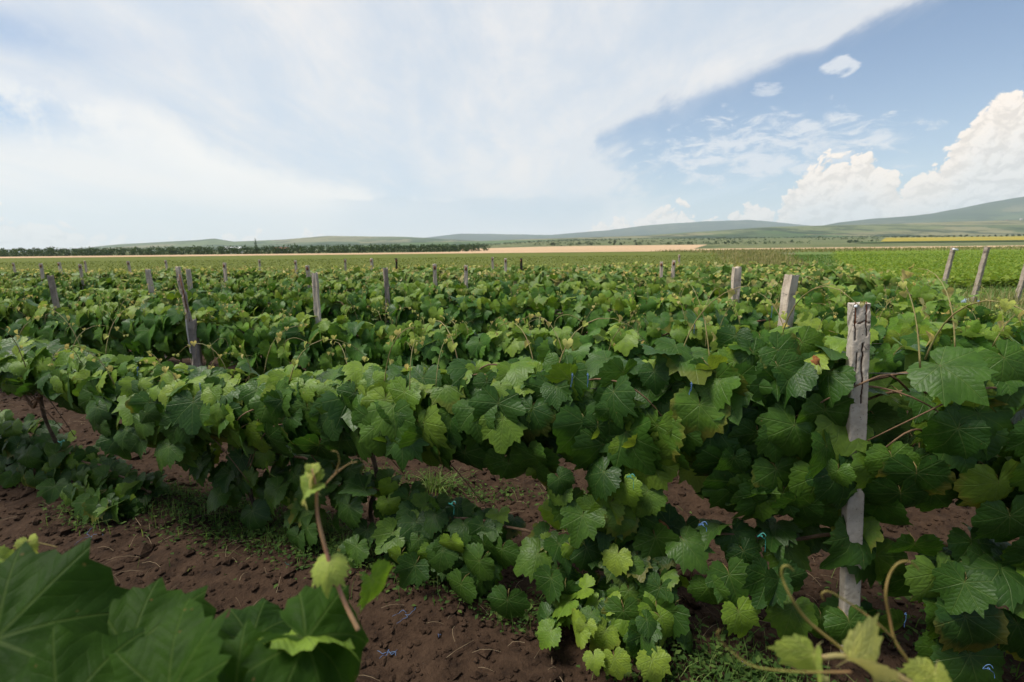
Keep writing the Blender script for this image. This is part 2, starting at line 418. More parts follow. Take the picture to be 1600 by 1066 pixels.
def soil_mat():
    m, T, out = mat('soil')
    g = T.new('ShaderNodeNewGeometry').outputs['Position']
    x, y, z = T.sep(g)
    n1 = T.noise(g, 1.3, 5, .6); n2 = T.noise(g, 14, 6, .65); n3 = T.noise(g, 70, 5, .65)
    c = T.mix(T.mr(n1, .3, .7), (.025, .0142, .0082), (.042, .0240, .0140))
    c = T.mix(T.mr(n2, .35, .75), c, (.058, .0345, .0205))
    c = T.mix(T.m('MULTIPLY', T.mr(n3, .62, .80), .6), c, (.088, .060, .041))
    c = T.mix(T.m('MULTIPLY', T.mr(n2, .46, .28), .6), c, (.014, .0086, .006))
    # beyond the plot: grassy scrubland
    gn = T.noise(g, .012, 6, .6); gn2 = T.noise(g, .08, 5, .6); dots = T.vor(g, .045)
    gr = T.mix(T.mr(gn, .35, .65), (.075, .100, .032), (.115, .130, .048))
    gr = T.mix(T.mr(gn2, .45, .7), gr, (.145, .140, .065))
    gr = T.mix(T.m('MULTIPLY', T.mr(dots, .45, .22), T.mr(gn, .42, .56)), gr, (.030, .052, .020))
    edge = T.m('ADD', T.m('SUBTRACT', T.m('ADD', T.m('MULTIPLY', y, 1.0), T.m('MULTIPLY', T.m('MAXIMUM', T.m('SUBTRACT', x, T.m('ADD', 1.6, T.m('MULTIPLY', y, .53))), 0.0), 20.0)), 14.6), T.m('MULTIPLY', T.m('SUBTRACT', n1, .5), 2.0))
    c = T.mix(T.mr(edge, -.4, .6), c, gr)
    h = T.m('ADD', T.m('MULTIPLY', n2, 1.0), T.m('MULTIPLY', n3, .45))
    principled(T, out, c, .95, .15, T.bump(h, .9, .03))
    return m
M_soil = soil_mat()

def field_mat(name, c1, c2, c3, s1=.15, s2=2.5, stripe=None, rough=.95):
    m, T, out = mat(name)
    g = T.new('ShaderNodeNewGeometry').outputs['Position']
    n1 = T.noise(g, s1, 5, .6); n2 = T.noise(g, s2, 5, .65)
    c = T.mix(T.mr(n1, .32, .68), c1, c2)
    c = T.mix(T.mr(n2, .5, .78), c, c3)
    if stripe:
        ang, wl, amt, sc = stripe
        x, y, z = T.sep(g)
        d = T.m('ADD', T.m('MULTIPLY', x, math.cos(ang)), T.m('MULTIPLY', y, math.sin(ang)))
        d = T.m('ADD', d, T.m('MULTIPLY', T.noise(g, .03, 3), wl * .6))
        w = T.m('SINE', T.m('MULTIPLY', d, 2 * math.pi / wl))
        c = T.mix(T.m('MULTIPLY', T.mr(w, .2, .9), amt), c, sc)
    principled(T, out, c, rough, .04, T.bump(n2, .6, .05))
    return m
M_meadow = field_mat('meadow', (.084, .106, .021), (.106, .122, .026), (.132, .140, .038), .12, 3.0)
M_wheat = field_mat('wheat', (.42, .285, .170), (.48, .335, .205), (.36, .245, .145), .02, .4, (1.45, 24.0, .35, (.34, .245, .145)))
M_crop = field_mat('leafy_crop', (.120, .180, .026), (.150, .205, .034), (.185, .225, .048), .1, 1.2)
M_verge = field_mat('verge', (.085, .135, .035), (.120, .165, .050), (.175, .170, .085), .3, 3.0)
M_sunf = field_mat('sunflower', (.24, .195, .030), (.31, .245, .035), (.17, .17, .038), .03, .25)
M_darkcrop = field_mat('dark_crop', (.045, .085, .028), (.055, .098, .032), (.070, .112, .040), .02, .3)

def hill_mat():
    m, T, out = mat('hill')
    g = T.new('ShaderNodeNewGeometry').outputs['Position']
    x, y, z = T.sep(g)
    wv = T.v('MULTIPLY', g, (1, .55, 3.0))
    n1 = T.noise(wv, .0016, 7, .62); n2 = T.noise(wv, .010, 7, .68); n3 = T.noise(wv, .045, 5, .7)
    warp = T.v('ADD', T.v('MULTIPLY', g, (.5, .55, 0)), T.v('SCALE', T.noise(g, .0025, 3, .5, out=1), 260.0))
    patch = T.vor(warp, .0042, out='Color')
    pr, pg_, _ = T.sep(patch)
    c = T.mix(T.mr(n1, .38, .62), (.042, .072, .028), (.085, .105, .044))
    c = T.mix(T.m('MULTIPLY', T.mr(pr, .60, .64), .75), c, (.19, .170, .090))
    c = T.mix(T.m('MULTIPLY', T.mr(pg_, .72, .76), .65), c, (.075, .125, .040))
    wood = T.m('MULTIPLY', T.mr(n2, .47, .56), T.mr(n1, .60, .44))
    c = T.mix(T.m('MULTIPLY', wood, .9), c, (.016, .034, .014))
    speck = T.m('MULTIPLY', T.mr(n3, .56, .64), T.mr(n2, .38, .50))
    c = T.mix(T.m('MULTIPLY', speck, .85), c, (.024, .046, .018))
    far_wood = T.m('MULTIPLY', T.mr(y, 2900.0, 3700.0), T.mr(n2, .62, .42, .55, .95))
    c = T.mix(far_wood, c, (.020, .038, .022))
    principled(T, out, c, 1.0, .05)
    return m
M_hill = hill_mat()

# ------------------------------------------------------------------ terrain
RS, RY0, RSP = .30, 2.22, 1.65            # row slope, first row at x = 0, spacing along y
def row_y(k, X): return RY0 + RSP * (k - 1) - RS * X
def sstep(x, a, b):
    t = np.clip((np.asarray(x, float) - a) / (b - a), 0, 1); return t * t * (3 - 2 * t)

def land(X, Y):                           # broad height of the land
    X = np.asarray(X, float); Y = np.asarray(Y, float)
    az = X / np.maximum(Y, 1)
    w = .12 + .88 * sstep(az, -.22, .15)
    far = np.maximum(Y - 170, 0)
    z = w * (.0085 * np.minimum(far, 600) + .018 * np.minimum(np.maximum(Y - 480, 0), 900))
    return z
HOR_PX = lambda x: 387 - (x - 800) * .0105
def prof(pts):
    xs = np.array([(p[0] - 800) / 800 for p in pts]); es = np.array([(HOR_PX(p[0]) - p[1]) / 800 for p in pts])
    return lambda az: np.interp(az, xs, es)
P_far = prof([(-900, 392), (-200, 398), (640, 385), (660, 373), (720, 366.5), (800, 367), (860, 368), (900, 365), (950, 361), (1000, 355), (1050, 351), (1100, 347.5), (1160, 345.5), (1200, 348.5), (1230, 352), (1300, 358), (1400, 362), (1700, 365), (2600, 380)])
P_right = prof([(900, 395), (1200, 372), (1260, 357), (1300, 350), (1350, 345), (1400, 341.5), (1440, 337), (1480, 330), (1520, 322), (1560, 315), (1600, 309), (1700, 300), (1900, 300), (2400, 330), (3000, 360)])
P_left = prof([(-900, 400), (-200, 400), (60, 394), (140, 388), (200, 382), (260, 379), (320, 376), (345, 373.5), (375, 378), (450, 375), (520, 369.5), (600, 370.5), (640, 371), (700, 374), (760, 377), (900, 385), (1300, 400)])
P_mid = prof([(-900, 398), (0, 396), (300, 389), (400, 386), (500, 382), (640, 379), (760, 377), (900, 372), (1000, 369), (1100, 363), (1200, 357), (1300, 354), (1400, 351), (1500, 348), (1600, 346), (1800, 345), (2600, 360)])
def terrain(X, Y):
    X = np.asarray(X, float); Y = np.asarray(Y, float)
    z = land(X, Y); az = X / np.maximum(Y, 1)
    def ridge(P, R, w0, w1, seed, amp):
        h = R * P(az) + CAM_H
        h = h * (1 + amp * fbm(X / 420, Y / 420, 5, seed, .6))
        d = Y - R
        env = np.where(d < 0, np.exp(-(d / w0) ** 2), np.exp(-(d / w1) ** 2))
        return np.maximum(h, 0) * env
    z = np.maximum(z, ridge(P_mid, 1900, 600, 900, 3, .12))
    z = np.maximum(z, ridge(P_left, 3000, 900, 1200, 5, .10))
    z = np.maximum(z, ridge(P_right, 4200, 1300, 2000, 9, .08))
    z = np.maximum(z, ridge(P_far, 6000, 1300, 2000, 13, .07))
    return z

def micro(X, Y):                          # worked soil between the rows
    X = np.asarray(X, float); Y = np.asarray(Y, float)
    k = (Y + RS * X - RY0) / RSP
    ridge = np.cos(2 * math.pi * k) * .035
    z = ridge + .075 * fbm(X * 2.2, Y * 2.2, 3, 21) + .055 * fbm(X * 8, Y * 8, 3, 33) + .03 * np.abs(fbm(X * 19, Y * 19, 2, 41))
    fade = (1 - sstep(Y, 13.5, 15.5)) * (1 - sstep(X - (1.6 + .53 * Y), -.5, .6)) * sstep(Y, -4, -2)
    return z * fade

def grow(a, s0, g, end):
    out = [a]; s = s0
    while out[-1] < end: s *= g; out.append(out[-1] + s)
    return out
def ground():
    xr = grow(5.5, .04, 1.07, 12000)
    xs = np.array([-v for v in xr[::-1]][:-1] + list(np.arange(-5.5, 5.5, .035)) + xr)
    yr = grow(6.5, .04, 1.06, 11000)
    yb = grow(1.0, .06, 1.25, 400)
    ys = np.array([-v for v in yb[::-1]][:-1] + list(np.arange(-1.0, 6.5, .035)) + yr)
    X, Y = np.meshgrid(xs, ys)
    Z = land(X, Y) + micro(X, Y) - np.where(Y > 1000, 3.0, 0)
    V = np.stack([X, Y, Z], -1).reshape(-1, 3)
    nx = len(xs); i = np.arange(len(ys) - 1)[:, None] * nx + np.arange(nx - 1)[None]
    Q = np.stack([i, i + 1, i + nx + 1, i + nx], -1).reshape(-1, 4)
    o = obj('ground', fast_mesh('ground', V, Q, [M_soil], quads=True), kind='structure')
ground()

def hills():
    az = np.linspace(-1.9, 1.9, 420)
    R = np.array(list(np.linspace(850, 2600, 36)) + list(np.linspace(2700, 9500, 60)))
    A, RR = np.meshgrid(az, R)
    X = A * RR; Y = RR
    Z = terrain(X, Y) - 1.0 - 3.0 * (RR < 870)
    V = np.stack([X, Y, Z], -1).reshape(-1, 3)
    n = len(az); i = np.arange(len(R) - 1)[:, None] * n + np.arange(n - 1)[None]
    Q = np.stack([i, i + 1, i + n + 1, i + n], -1).reshape(-1, 4)
    obj('hills', fast_mesh('hills', V, Q, [M_hill], quads=True), kind='structure')
hills()

def sheet(name, poly_fn, y0, y1, ny, nx, m, lift, label=None):
    """field: for each y a left and right border"""
    ys = np.linspace(y0, y1, ny); V = []
    for y in ys:
        a, b = poly_fn(y)
        x = np.linspace(a, b, nx)
        V.append(np.stack([x, np.full(nx, y), land(x, np.full(nx, y)) + lift], -1))
    V = np.concatenate(V)
    i = np.arange(ny - 1)[:, None] * nx + np.arange(nx - 1)[None]
    Q = np.stack([i, i + 1, i + nx + 1, i + nx], -1).reshape(-1, 4)
    return obj(name, fast_mesh(name, V, Q, [m], quads=True), kind='structure')
sheet('meadow_field', lambda y: (-3 * y - 60, 8.2 + (y - 14) * .42), 15.2, 152, 60, 40, M_meadow, .02)
sheet('grass_verge', lambda y: (1.7 + .53 * y, 300), 3.0, 152, 60, 40, M_verge, .012)
sheet('crop_field', lambda y: (13.0 + (y - 20) * .62, 320), 20, 150, 40, 40, M_crop, .035)
sheet('wheat_field', lambda y: (-900, 900), 153, 205, 12, 60, M_wheat, .05)
sheet('wheat_field', lambda y: (-.09 * y - 2, .40 * y - 10), 205.2, 430, 30, 30, M_wheat, .06)
sheet('sunflower_field', lambda y: (.735 * y - 12, 1.9 * y), 470, 700, 30, 40, M_sunf, .9)
sheet('dark_crop_field', lambda y: (.52 * y + 60 , 1.9 * y), 390, 466, 16, 40, M_darkcrop, .5)

# ------------------------------------------------------------------ leaves
OUT_A = np.array([0, 10, 20, 32, 42, 52, 64, 82, 95, 115, 135, 150, 163, 174])
OUT_R = np.array([1.20, 1.03, .91, .87, .95, .86, .79, .84, .75, .69, .65, .59, .46, .16])
def leaf_geom(r_, teeth=22, rings=(.55,), tooth=.075, fold=.25, droop=.22, curl=.10, wave=.07, pleat=.02, lobe=1.0, petiole=True, twist=0.0):
    """grape leaf: petiole joint at the origin, tip on +Y, upper face +Z. Returns verts, tris, uv, matidx."""
    Rr = OUT_R * (1 + r_.normal(0, .03, len(OUT_R)))
    Rr[[2, 3, 6]] *= (1 - .10 * (lobe - 1)) ; Rr[[4, 7]] *= (1 + .05 * (lobe - 1))
    n = teeth * 2
    th = np.linspace(-174, 174, n + 1)
    sideL = OUT_R * 0 + Rr * (1 + r_.normal(0, .03, len(OUT_R)))
    rad = np.where(th < 0, np.interp(np.abs(th), OUT_A, sideL), np.interp(np.abs(th), OUT_A, Rr))
    lobes = np.exp(-((np.abs(th) - 42) / 5) ** 2) * .05 + np.exp(-((np.abs(th)) / 6) ** 2) * .07 + np.exp(-((np.abs(th) - 82) / 6) ** 2) * .04
    zig = np.where(np.arange(n + 1) % 2 == 0, 1, -1)
    rad = rad * (1 + zig * tooth * (.6 + .6 * r_.random(n + 1))) + lobes
    rad[0] = rad[-1] = .13
    thr = np.radians(th)
    pts = [(0, 0)]; 
    ringidx = []
    for f in rings:
        sel = np.arange(0, n + 1, 2) if len(rings) == 1 else np.arange(0, n + 1)
        smooth_r = np.convolve(np.pad(rad, 2, mode='edge'), np.ones(5) / 5, 'valid')
        rr = (smooth_r * (1 - f ** 3) + rad * f ** 3) * f
        idx = []
        for q in sel: idx.append(len(pts)); pts.append((rr[q] * math.sin(thr[q]), rr[q] * math.cos(thr[q])))
        ringidx.append(idx)
    idx = []
    for q in range(n + 1): idx.append(len(pts)); pts.append((rad[q] * math.sin(thr[q]), rad[q] * math.cos(thr[q])))
    ringidx.append(idx)
    tris = []
    first = ringidx[0]
    for a, b in zip(first[:-1], first[1:]): tris.append((0, b, a))
    for inn, ot in zip(ringidx[:-1], ringidx[1:]):
        if len(inn) == len(ot):
            for k in range(len(inn) - 1): tris += [(inn[k], inn[k + 1], ot[k + 1]), (inn[k], ot[k + 1], ot[k])]
        else:
            for k in range(len(inn) - 1):
                tris += [(inn[k], inn[k + 1], ot[2 * k + 1]), (inn[k], ot[2 * k + 1], ot[2 * k]), (inn[k + 1], ot[2 * k + 2], ot[2 * k + 1])]
    uv = np.array(pts)
    x, y = uv[:, 0], uv[:, 1]; r = np.hypot(x, y); t = np.arctan2(x, y)
    ph = r_.random(3) * 6.28
    z = fold * np.sqrt(x * x + .006) * .55 - droop * np.clip(y + .1, 0, 9) ** 2 * .8 - curl * r ** 3 + wave * r * r * (np.sin(3 * t + ph[0]) + .6 * np.sin(5 * t + ph[1]))
    z = z + pleat * r * np.cos(t * 360 / 42) + twist * x * y
    V = np.stack([x, y, z - z[0]], -1)
    # arc-shorten the drooping tip
    V[:, 1] -= np.sign(y) * droop * .25 * np.abs(y) ** 3
    tris = np.array(tris)[:, ::-1]
    a, b, c = V[tris[:, 0]], V[tris[:, 1]], V[tris[:, 2]]
    if np.cross(b - a, c - a)[:, 2].sum() < 0: tris = tris[:, ::-1]
    mi = np.zeros(len(tris), int)
    if petiole:
        L = .75 + .3 * r_.random()
        pv, pf = tube([(0, .02, -.008), (0, -.16, -.05), (.04, -.30 * L, -.28 * L), (.06, -.34 * L, -.62 * L)], [.017, .016, .016, .020], 4, False)
        o = len(V); V = np.vstack([V, np.array([tuple(p) for p in pv])]); uv = np.vstack([uv, np.full((len(pv), 2), .01)])
        pt = []
        for q in pf: pt += [(q[0] + o, q[1] + o, q[2] + o), (q[0] + o, q[2] + o, q[3] + o)]
        tris = np.vstack([tris, np.array(pt)]); mi = np.concatenate([mi, np.ones(len(pt), int)])
    return V, tris, uv, mi

lr = np.random.default_rng(11)
def leaf_set(n, mats, **kw):
    out = []
    for i in range(n):
        p = dict(teeth=21, fold=lr.uniform(-.45, .75), droop=lr.uniform(.05, .60), curl=lr.uniform(0, .28), wave=lr.uniform(.03, .11), pleat=lr.uniform(.015, .04), lobe=lr.uniform(.3, 1.7), twist=lr.normal(0, .10), tooth=lr.uniform(.040, .070))
        p.update(kw)
        V, t, uv, mi = leaf_geom(lr, **p)
        out.append(fast_mesh('leaf', V, t, mats, uv=uv, matidx=mi))
    return out
LEAF = leaf_set(14, [M_leaf, M_petiole])
LEAF_MID = leaf_set(14, [M_leaf_mid, M_petiole])
LEAF_LOW = leaf_set(10, [M_leaf_low, M_petiole])
LEAF_BR = leaf_set(7, [M_leaf_bright, M_petiole])
YLEAF = leaf_set(6, [M_young, M_stem], teeth=9, fold=.95, droop=.5, petiole=True)
FAR_GEO = [leaf_geom(lr, teeth=7, rings=(.6,), fold=lr.uniform(0, .4), droop=lr.uniform(.1, .5), wave=.12, petiole=False, tooth=.09) for _ in range(8)]
YFAR_GEO = [leaf_geom(lr, teeth=4, rings=(.6,), fold=.9, droop=.5, petiole=False) for _ in range(3)]

def basis(pos, nrm, tip, s):
    z = Vector(nrm).normalized(); y = Vector(tip); y = y - z * y.dot(z)
    if y.length < 1e-4: y = Vector((0, 0, -1)) - z * -z.z
    y.normalize(); x = y.cross(z)
    M = Matrix(((x.x * s, y.x * s, z.x * s, pos[0]), (x.y * s, y.y * s, z.y * s, pos[1]), (x.z * s, y.z * s, z.z * s, pos[2]), (0, 0, 0, 1)))
    return M

FRONT = Vector((-RS, -1, 0)).normalized(); ALONG = Vector((1, -RS, 0)).normalized(); UP = Vector((0, 0, 1))

ROW1_TOP = ([-5, -4.2, -3.3, -2.6, -1.9, -1.2, -.5, .0, .6, 1.0, 1.4, 1.9, 2.6], [1.04, 1.04, 1.05, .98, .93, .96, 1.04, 1.09, 1.18, 1.25, 1.27, 1.27, 1.27])
def z_top(k, X):
    n = float(fbm(X * 1.1 + k * 9.3, k * 3.1, 3, 71)) * .22
    if k == 1: return float(np.interp(X, *ROW1_TOP)) + n * .35
    if k == 2: return float(np.interp(X, [-6, -4, -2, -.5, .3, 1.2, 3, 4], [1.06, 1.08, 1.02, .98, .97, 1.12, 1.12, 1.05])) + n * .3
    return (1.07 if k == 3 else 1.11) + n * .35
def z_bot(k, X):
    n = float(fbm(X * 1.3 + k * 5.3, k * 7.1, 2, 72)) * .25
    if k == 1: return float(np.interp(X, [-4.5, -2.5, -1.8, -.5, .3, .8, 1.25, 2.5], [.82, .80, .60, .61, .58, .53, .47, .42])) + n * .4
    return (.46 if k == 2 else .55) + n
AZ_END = {1: 1.6, 2: 1.12, 3: .97, 4: .82, 5: .74, 6: .69, 7: .66, 8: .64, 9: .63}
def XR_(k):
    a = AZ_END[k]; return a * (RY0 + RSP * (k - 1)) / (1 + RS * a)
def x_left(k):
    c = RY0 + RSP * (k - 1)
    frame = -(c * 1.06 + .5) / (1 - RS * 1.06)
    farcut = (c - 13.2) / RS
    return max(frame, farcut)

def sample_leaf(k, X, g, inner=False):
    zt, zb = z_top(k, X), z_bot(k, X)
    zc, b = (zt + zb) / 2, (zt - zb) / 2
    a = (.16 if k == 1 else .11) * (1 + .35 * float(fbm(X * 2.1, k * 2.7, 2, 75)) * 2)
    ph = g.choice([g.uniform(-60, 60), g.uniform(40, 140), g.uniform(120, 230)], p=[.50, .37, .13])
    p = RAD(ph); f = g.uniform(.2, .72) if inner else g.uniform(.82, 1.12)
    c, s = math.cos(p), math.sin(p)
    pos = Vector((X, row_y(k, X), zc)) + FRONT * (a * c * f) + UP * (b * s * f)
    outn = (FRONT * (c / a) + UP * (s / b)).normalized()
    rv = Vector(g.normal(0, 1, 3))
    nrm = (outn + UP * .22 + rv * .27)
    if s > .6: nrm = nrm + FRONT * .45 + rv * .22
    if s > .75 and c > -.4: tip = FRONT * .85 - UP * .55 + ALONG * float(g.normal(0, .50))
    elif c < 0: tip = UP * -1 - FRONT * .3 + ALONG * float(g.normal(0, .4))
    else: tip = UP * -1 + FRONT * .22 + ALONG * float(g.normal(0, .28))
    return pos, nrm, tip

class Vine:
    def __init__(s, k, X, label, group, cat='grapevine'):
        s.k, s.X = k, X
        y = row_y(k, X); z = float(micro(X, y)) - .02
        s.base = Vector((X, y, z))
        s.root = bpy.data.objects.new('grapevine', None); s.root.empty_display_size = .1; col.objects.link(s.root)
        s.root.location = s.base
        s.root['label'] = label; s.root['category'] = cat; s.root['group'] = group
        s.n = 0
    def leaf(s, pos, nrm, tip, size, meshes, g, name='leaf', parent=None):
        o = bpy.data.objects.new(name, meshes[int(g.integers(len(meshes)))]); col.objects.link(o)
        o.parent = parent or s.root
        o.matrix_basis = basis(Vector(pos) - s.base, nrm, tip, size)
        s.n += 1
        return o
    def wood(s, g, half, zt, detail=True):
        # crooked trunk, set a little behind the foliage
        bk = .16 if s.k == 1 else 0
        pts = [(0, bk, -.05)]; n = 6
        for i in range(1, n): pts.append((g.normal(0, .04), g.normal(0, .03) + bk * (1 - i / n), (zt - .1) * i / (n - 1)))
        v, f = tube(bez(pts, 3), list(np.linspace(.014, .009, (n - 1) * 3 + 1) * (1 + g.normal(0, .10, (n - 1) * 3 + 1))), 6)
        obj('trunk', make_mesh('trunk', v, f, [M_bark]), s.root)
        for sgn in (-1, 1):
            for j in range(2 if detail else 1):
                z0 = zt - .12 - .10 * j
                pts = [(pts_x := 0, 0, z0 - .15)]
                for i in range(1, 6):
                    xx = sgn * half * i / 5 * g.uniform(.9, 1.05)
                    pts.append((xx, -RS * xx + g.normal(0, .035), z0 + g.normal(0, .03)))
                v, f = tube(bez(pts, 3), list(np.linspace(.010, .0045, 16)), 5)
                obj('cane', make_mesh('cane', v, f, [M_cane]), s.root)
        if s.k == 1:
            for j in range(7):
                x0 = g.uniform(-half, half); L = g.uniform(.25, .55) * g.choice([-1, 1]); z0 = zt - g.uniform(.05, .35); fr = g.uniform(.02, .20)
                pts = [(x0 + L * t, -RS * (x0 + L * t) - fr * math.sin(t * 2.6), z0 + .10 * math.sin(t * 3.0) - .22 * t * t + g.normal(0, .01)) for t in (0, .25, .5, .75, 1)]
                v, f = tube(bez(pts, 3), list(np.linspace(.0045, .0022, 13)), 5)
                obj('cane', make_mesh('cane', v, f, [M_cane]), s.root)

def shoot_mesh(g, n=10):
    L = g.uniform(.14, .34); lean = g.uniform(.2, 1.1); a = g.uniform(0, 6.28)
    pts = []
    for i in range(n):
        t = i / (n - 1)
        b = lean * t * t
        pts.append(Vector((math.cos(a) * math.sin(b + .25) * L * t, math.sin(a) * math.sin(b + .25) * L * t, math.cos(b * 1.3) * L * t)))
    return pts
SHOOTS = []
sg = np.random.default_rng(5)
for i in range(12):
    pts = shoot_mesh(sg); v, f = tube(pts, list(np.linspace(.0025, .0009, len(pts))), 5)
    tend = []
    if i % 2 == 0:
        p = pts[5]; d = Vector(sg.normal(0, 1, 3)).normalized()
        tp = [p, p + d * .05 + UP * .03, p + d * .09 + UP * .02, p + d * .10 - UP * .02]
        tend = [tube(bez(tp, 4), .0009, 4)]
    V, Fc = merge([(v, f)] + tend)
    SHOOTS.append((make_mesh('shoot', V, Fc, [M_stem]), pts))

def add_shoot(vine, pos, g, big=1.0, leaves=True):
    me, pts = SHOOTS[int(g.integers(len(SHOOTS)))]
    o = bpy.data.objects.new('shoot', me); col.objects.link(o); o.parent = vine.root
    rz = g.uniform(0, 6.28); R = Matrix.Rotation(rz, 4, 'Z')
    o.matrix_basis = Matrix.Translation(Vector(pos) - vine.base) @ R @ Matrix.Scale(big, 4)
    m = len(pts)
    for j in (3, 5, 6, 7, 8, 9, 9):
        if g.random() < .25: continue
        p = pts[j]; out = Vector((g.normal(), g.normal(), .3)).normalized()
        q = bpy.data.objects.new('young_leaf', YLEAF[int(g.integers(len(YLEAF)))]); col.objects.link(q); q.parent = o
        s = g.uniform(.010, .022) * (1.2 - .05 * j)
        q.matrix_basis = basis(p + out * .018, out + UP * .6, out * .6 - UP * (.3 + g.random()) + Vector(g.normal(0, .3, 3)), s)

def joined_leaves(g, items, geos, tone=None):
    """items: list of matrices; returns arrays"""
    Vs, Ts, Us, Rn, off = [], [], [], [], 0
    for q_, M in enumerate(items):
        V, t, uv, mi = geos[int(g.integers(len(geos)))]
        A = np.array(M)
        Vs.append(V @ A[:3, :3].T + A[:3, 3]); Ts.append(t + off); Us.append(uv); Rn.append(np.full(len(V), g.random() if tone is None else tone[q_])); off += len(V)
    return np.vstack(Vs), np.vstack(Ts), np.vstack(Us), np.concatenate(Rn)

ORD = ['first', 'second', 'third', 'fourth', 'fifth', 'sixth', 'seventh', 'eighth', 'ninth', 'tenth', 'eleventh', 'twelfth', 'thirteenth', 'fourteenth', 'fifteenth', 'sixteenth', 'seventeenth', 'eighteenth', 'nineteenth', 'twentieth']
DENS = {1: 210, 2: 160, 3: 138, 4: 122}
vines = {}
ROW1_X = [1.95, .48, -.75, -1.50, -3.05, -4.3]
ROW1_LABEL = ['broad-leaved grapevine right of the cracked concrete post, running out of frame',
              'big-leaved grapevine just left of the cracked concrete post in the front row',
              'grapevine at mid-picture whose low arm ends in a pale mound on the soil',
              'front-row grapevine dipping low with orange shoot tips before the broken post',
              'front-row grapevine at the left with bare soil showing under its canopy',
              'front-row grapevine cut off by the left edge of the picture']
def build_rows():
    for k in range(1, 10):
        x1 = XR_(k); x0 = x_left(k) if k > 1 else -4.75
        if x1 - x0 < .8: continue
        g = np.random.default_rng(100 + k)
        if k == 1: xs = list(ROW1_X)
        else:
            n = max(1, round((x1 - x0) / 1.3)); xs = [x1 - (i + .5) * (x1 - x0) / n for i in range(n)]
        for i, X in enumerate(xs):
            hi = x1 if i == 0 else (xs[i - 1] + X) / 2
            lo = x0 if i == len(xs) - 1 else (xs[i + 1] + X) / 2
            if k == 1: lab = ROW1_LABEL[i]
            else: lab = 'leafy grapevine in the %s row back, %s plant from the grass verge' % (ORD[k - 1], ORD[i])
            vn = Vine(k, X, lab, 'front row of grapevines' if k == 1 else '%s row of grapevines' % ORD[k - 1])
            vines[(k, i)] = vn
            ln = hi - lo
            vn.wood(g, ln * .55, z_top(k, X) - .05, k <= 3)
            if k <= 4:
                cnt = int(DENS[k] * ln)
                for j in range(cnt):
                    Xl = g.uniform(lo - .06, hi + .06)
                    pos, nrm, tip = sample_leaf(k, Xl, g, j % 9 < 4)
                    if k == 1 and pos.y < 1.86 and (-.16 < pos.x - pos.y * .76 < .13 and pos.z > .88 or -.105 < pos.x - pos.y * .76 < .085 and (pos.z < .66 or g.random() < .35)): continue
                    if k == 2 and -3.20 < pos.x < -2.80 and pos.y < 4.72 and g.random() < .9: continue
                    if k == 3 and -1.55 < pos.x < -1.32 and pos.y < 5.95 and g.random() < .8: continue
                    s = float(np.clip(g.normal(.112, .024), .055, .160)) * (1.08 if k == 1 else 1.0)
                    if k == 1 and Xl > 1.0: s = min(s, .135)
                    if pos.z > z_top(k, Xl) - .06: s *= .82
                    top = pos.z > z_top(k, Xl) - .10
                    br = g.random() < ((.42 if top else .05) if k == 1 else (.75 if top else .06))  # crest gets mostly bright young leaves, which puts top light into the colour
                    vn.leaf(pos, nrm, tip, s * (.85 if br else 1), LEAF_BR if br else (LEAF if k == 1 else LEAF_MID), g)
                ns = int({1: 6.5, 2: 9, 3: 9, 4: 7}[k] * ln)
                for j in range(ns):
                    Xl = g.uniform(lo, hi)
                    pos = Vector((Xl, row_y(k, Xl), z_top(k, Xl) - .05)) + FRONT * g.normal(0, .11)
                    add_shoot(vn, pos, g, g.uniform(.8, 1.45) if k == 1 else g.uniform(.6, 1.0))
            else:
                cnt = int(135 * ln); it = []; yi = []; tone = []
                for j in range(cnt):
                    Xl = g.uniform(lo - .08, hi + .08)
                    pos, nrm, tip = sample_leaf(k, Xl, g)
                    it.append(basis(pos - vn.base, nrm, tip, float(np.clip(g.normal(.112, .025), .06, .16))))
                    tone.append(float(np.clip(g.normal(.70 if pos.z > z_top(k, Xl) - .12 else .28, .17), 0, 1)))   # top light and flank shade put into tone; young crest leaves are paler too
                for j in range(int((36 if k == 5 else 20) * ln)):
                    Xl = g.uniform(lo, hi)
                    pos = Vector((Xl, row_y(k, Xl), z_top(k, Xl) + g.uniform(-.06, .12))) + FRONT * g.normal(0, .14)
                    yi.append(basis(pos - vn.base, Vector(g.normal(0, 1, 3)) + UP, Vector(g.normal(0, 1, 3)), g.uniform(.025, .05)))
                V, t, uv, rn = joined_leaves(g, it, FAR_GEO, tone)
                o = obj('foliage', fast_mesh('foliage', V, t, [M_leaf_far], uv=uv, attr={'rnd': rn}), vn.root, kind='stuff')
                V, t, uv, rn = joined_leaves(g, yi, YFAR_GEO)
                o = obj('young_leaves', fast_mesh('young_leaves', V, t, [M_young_far], uv=uv, attr={'rnd': rn}), vn.root, kind='stuff')
build_rows()

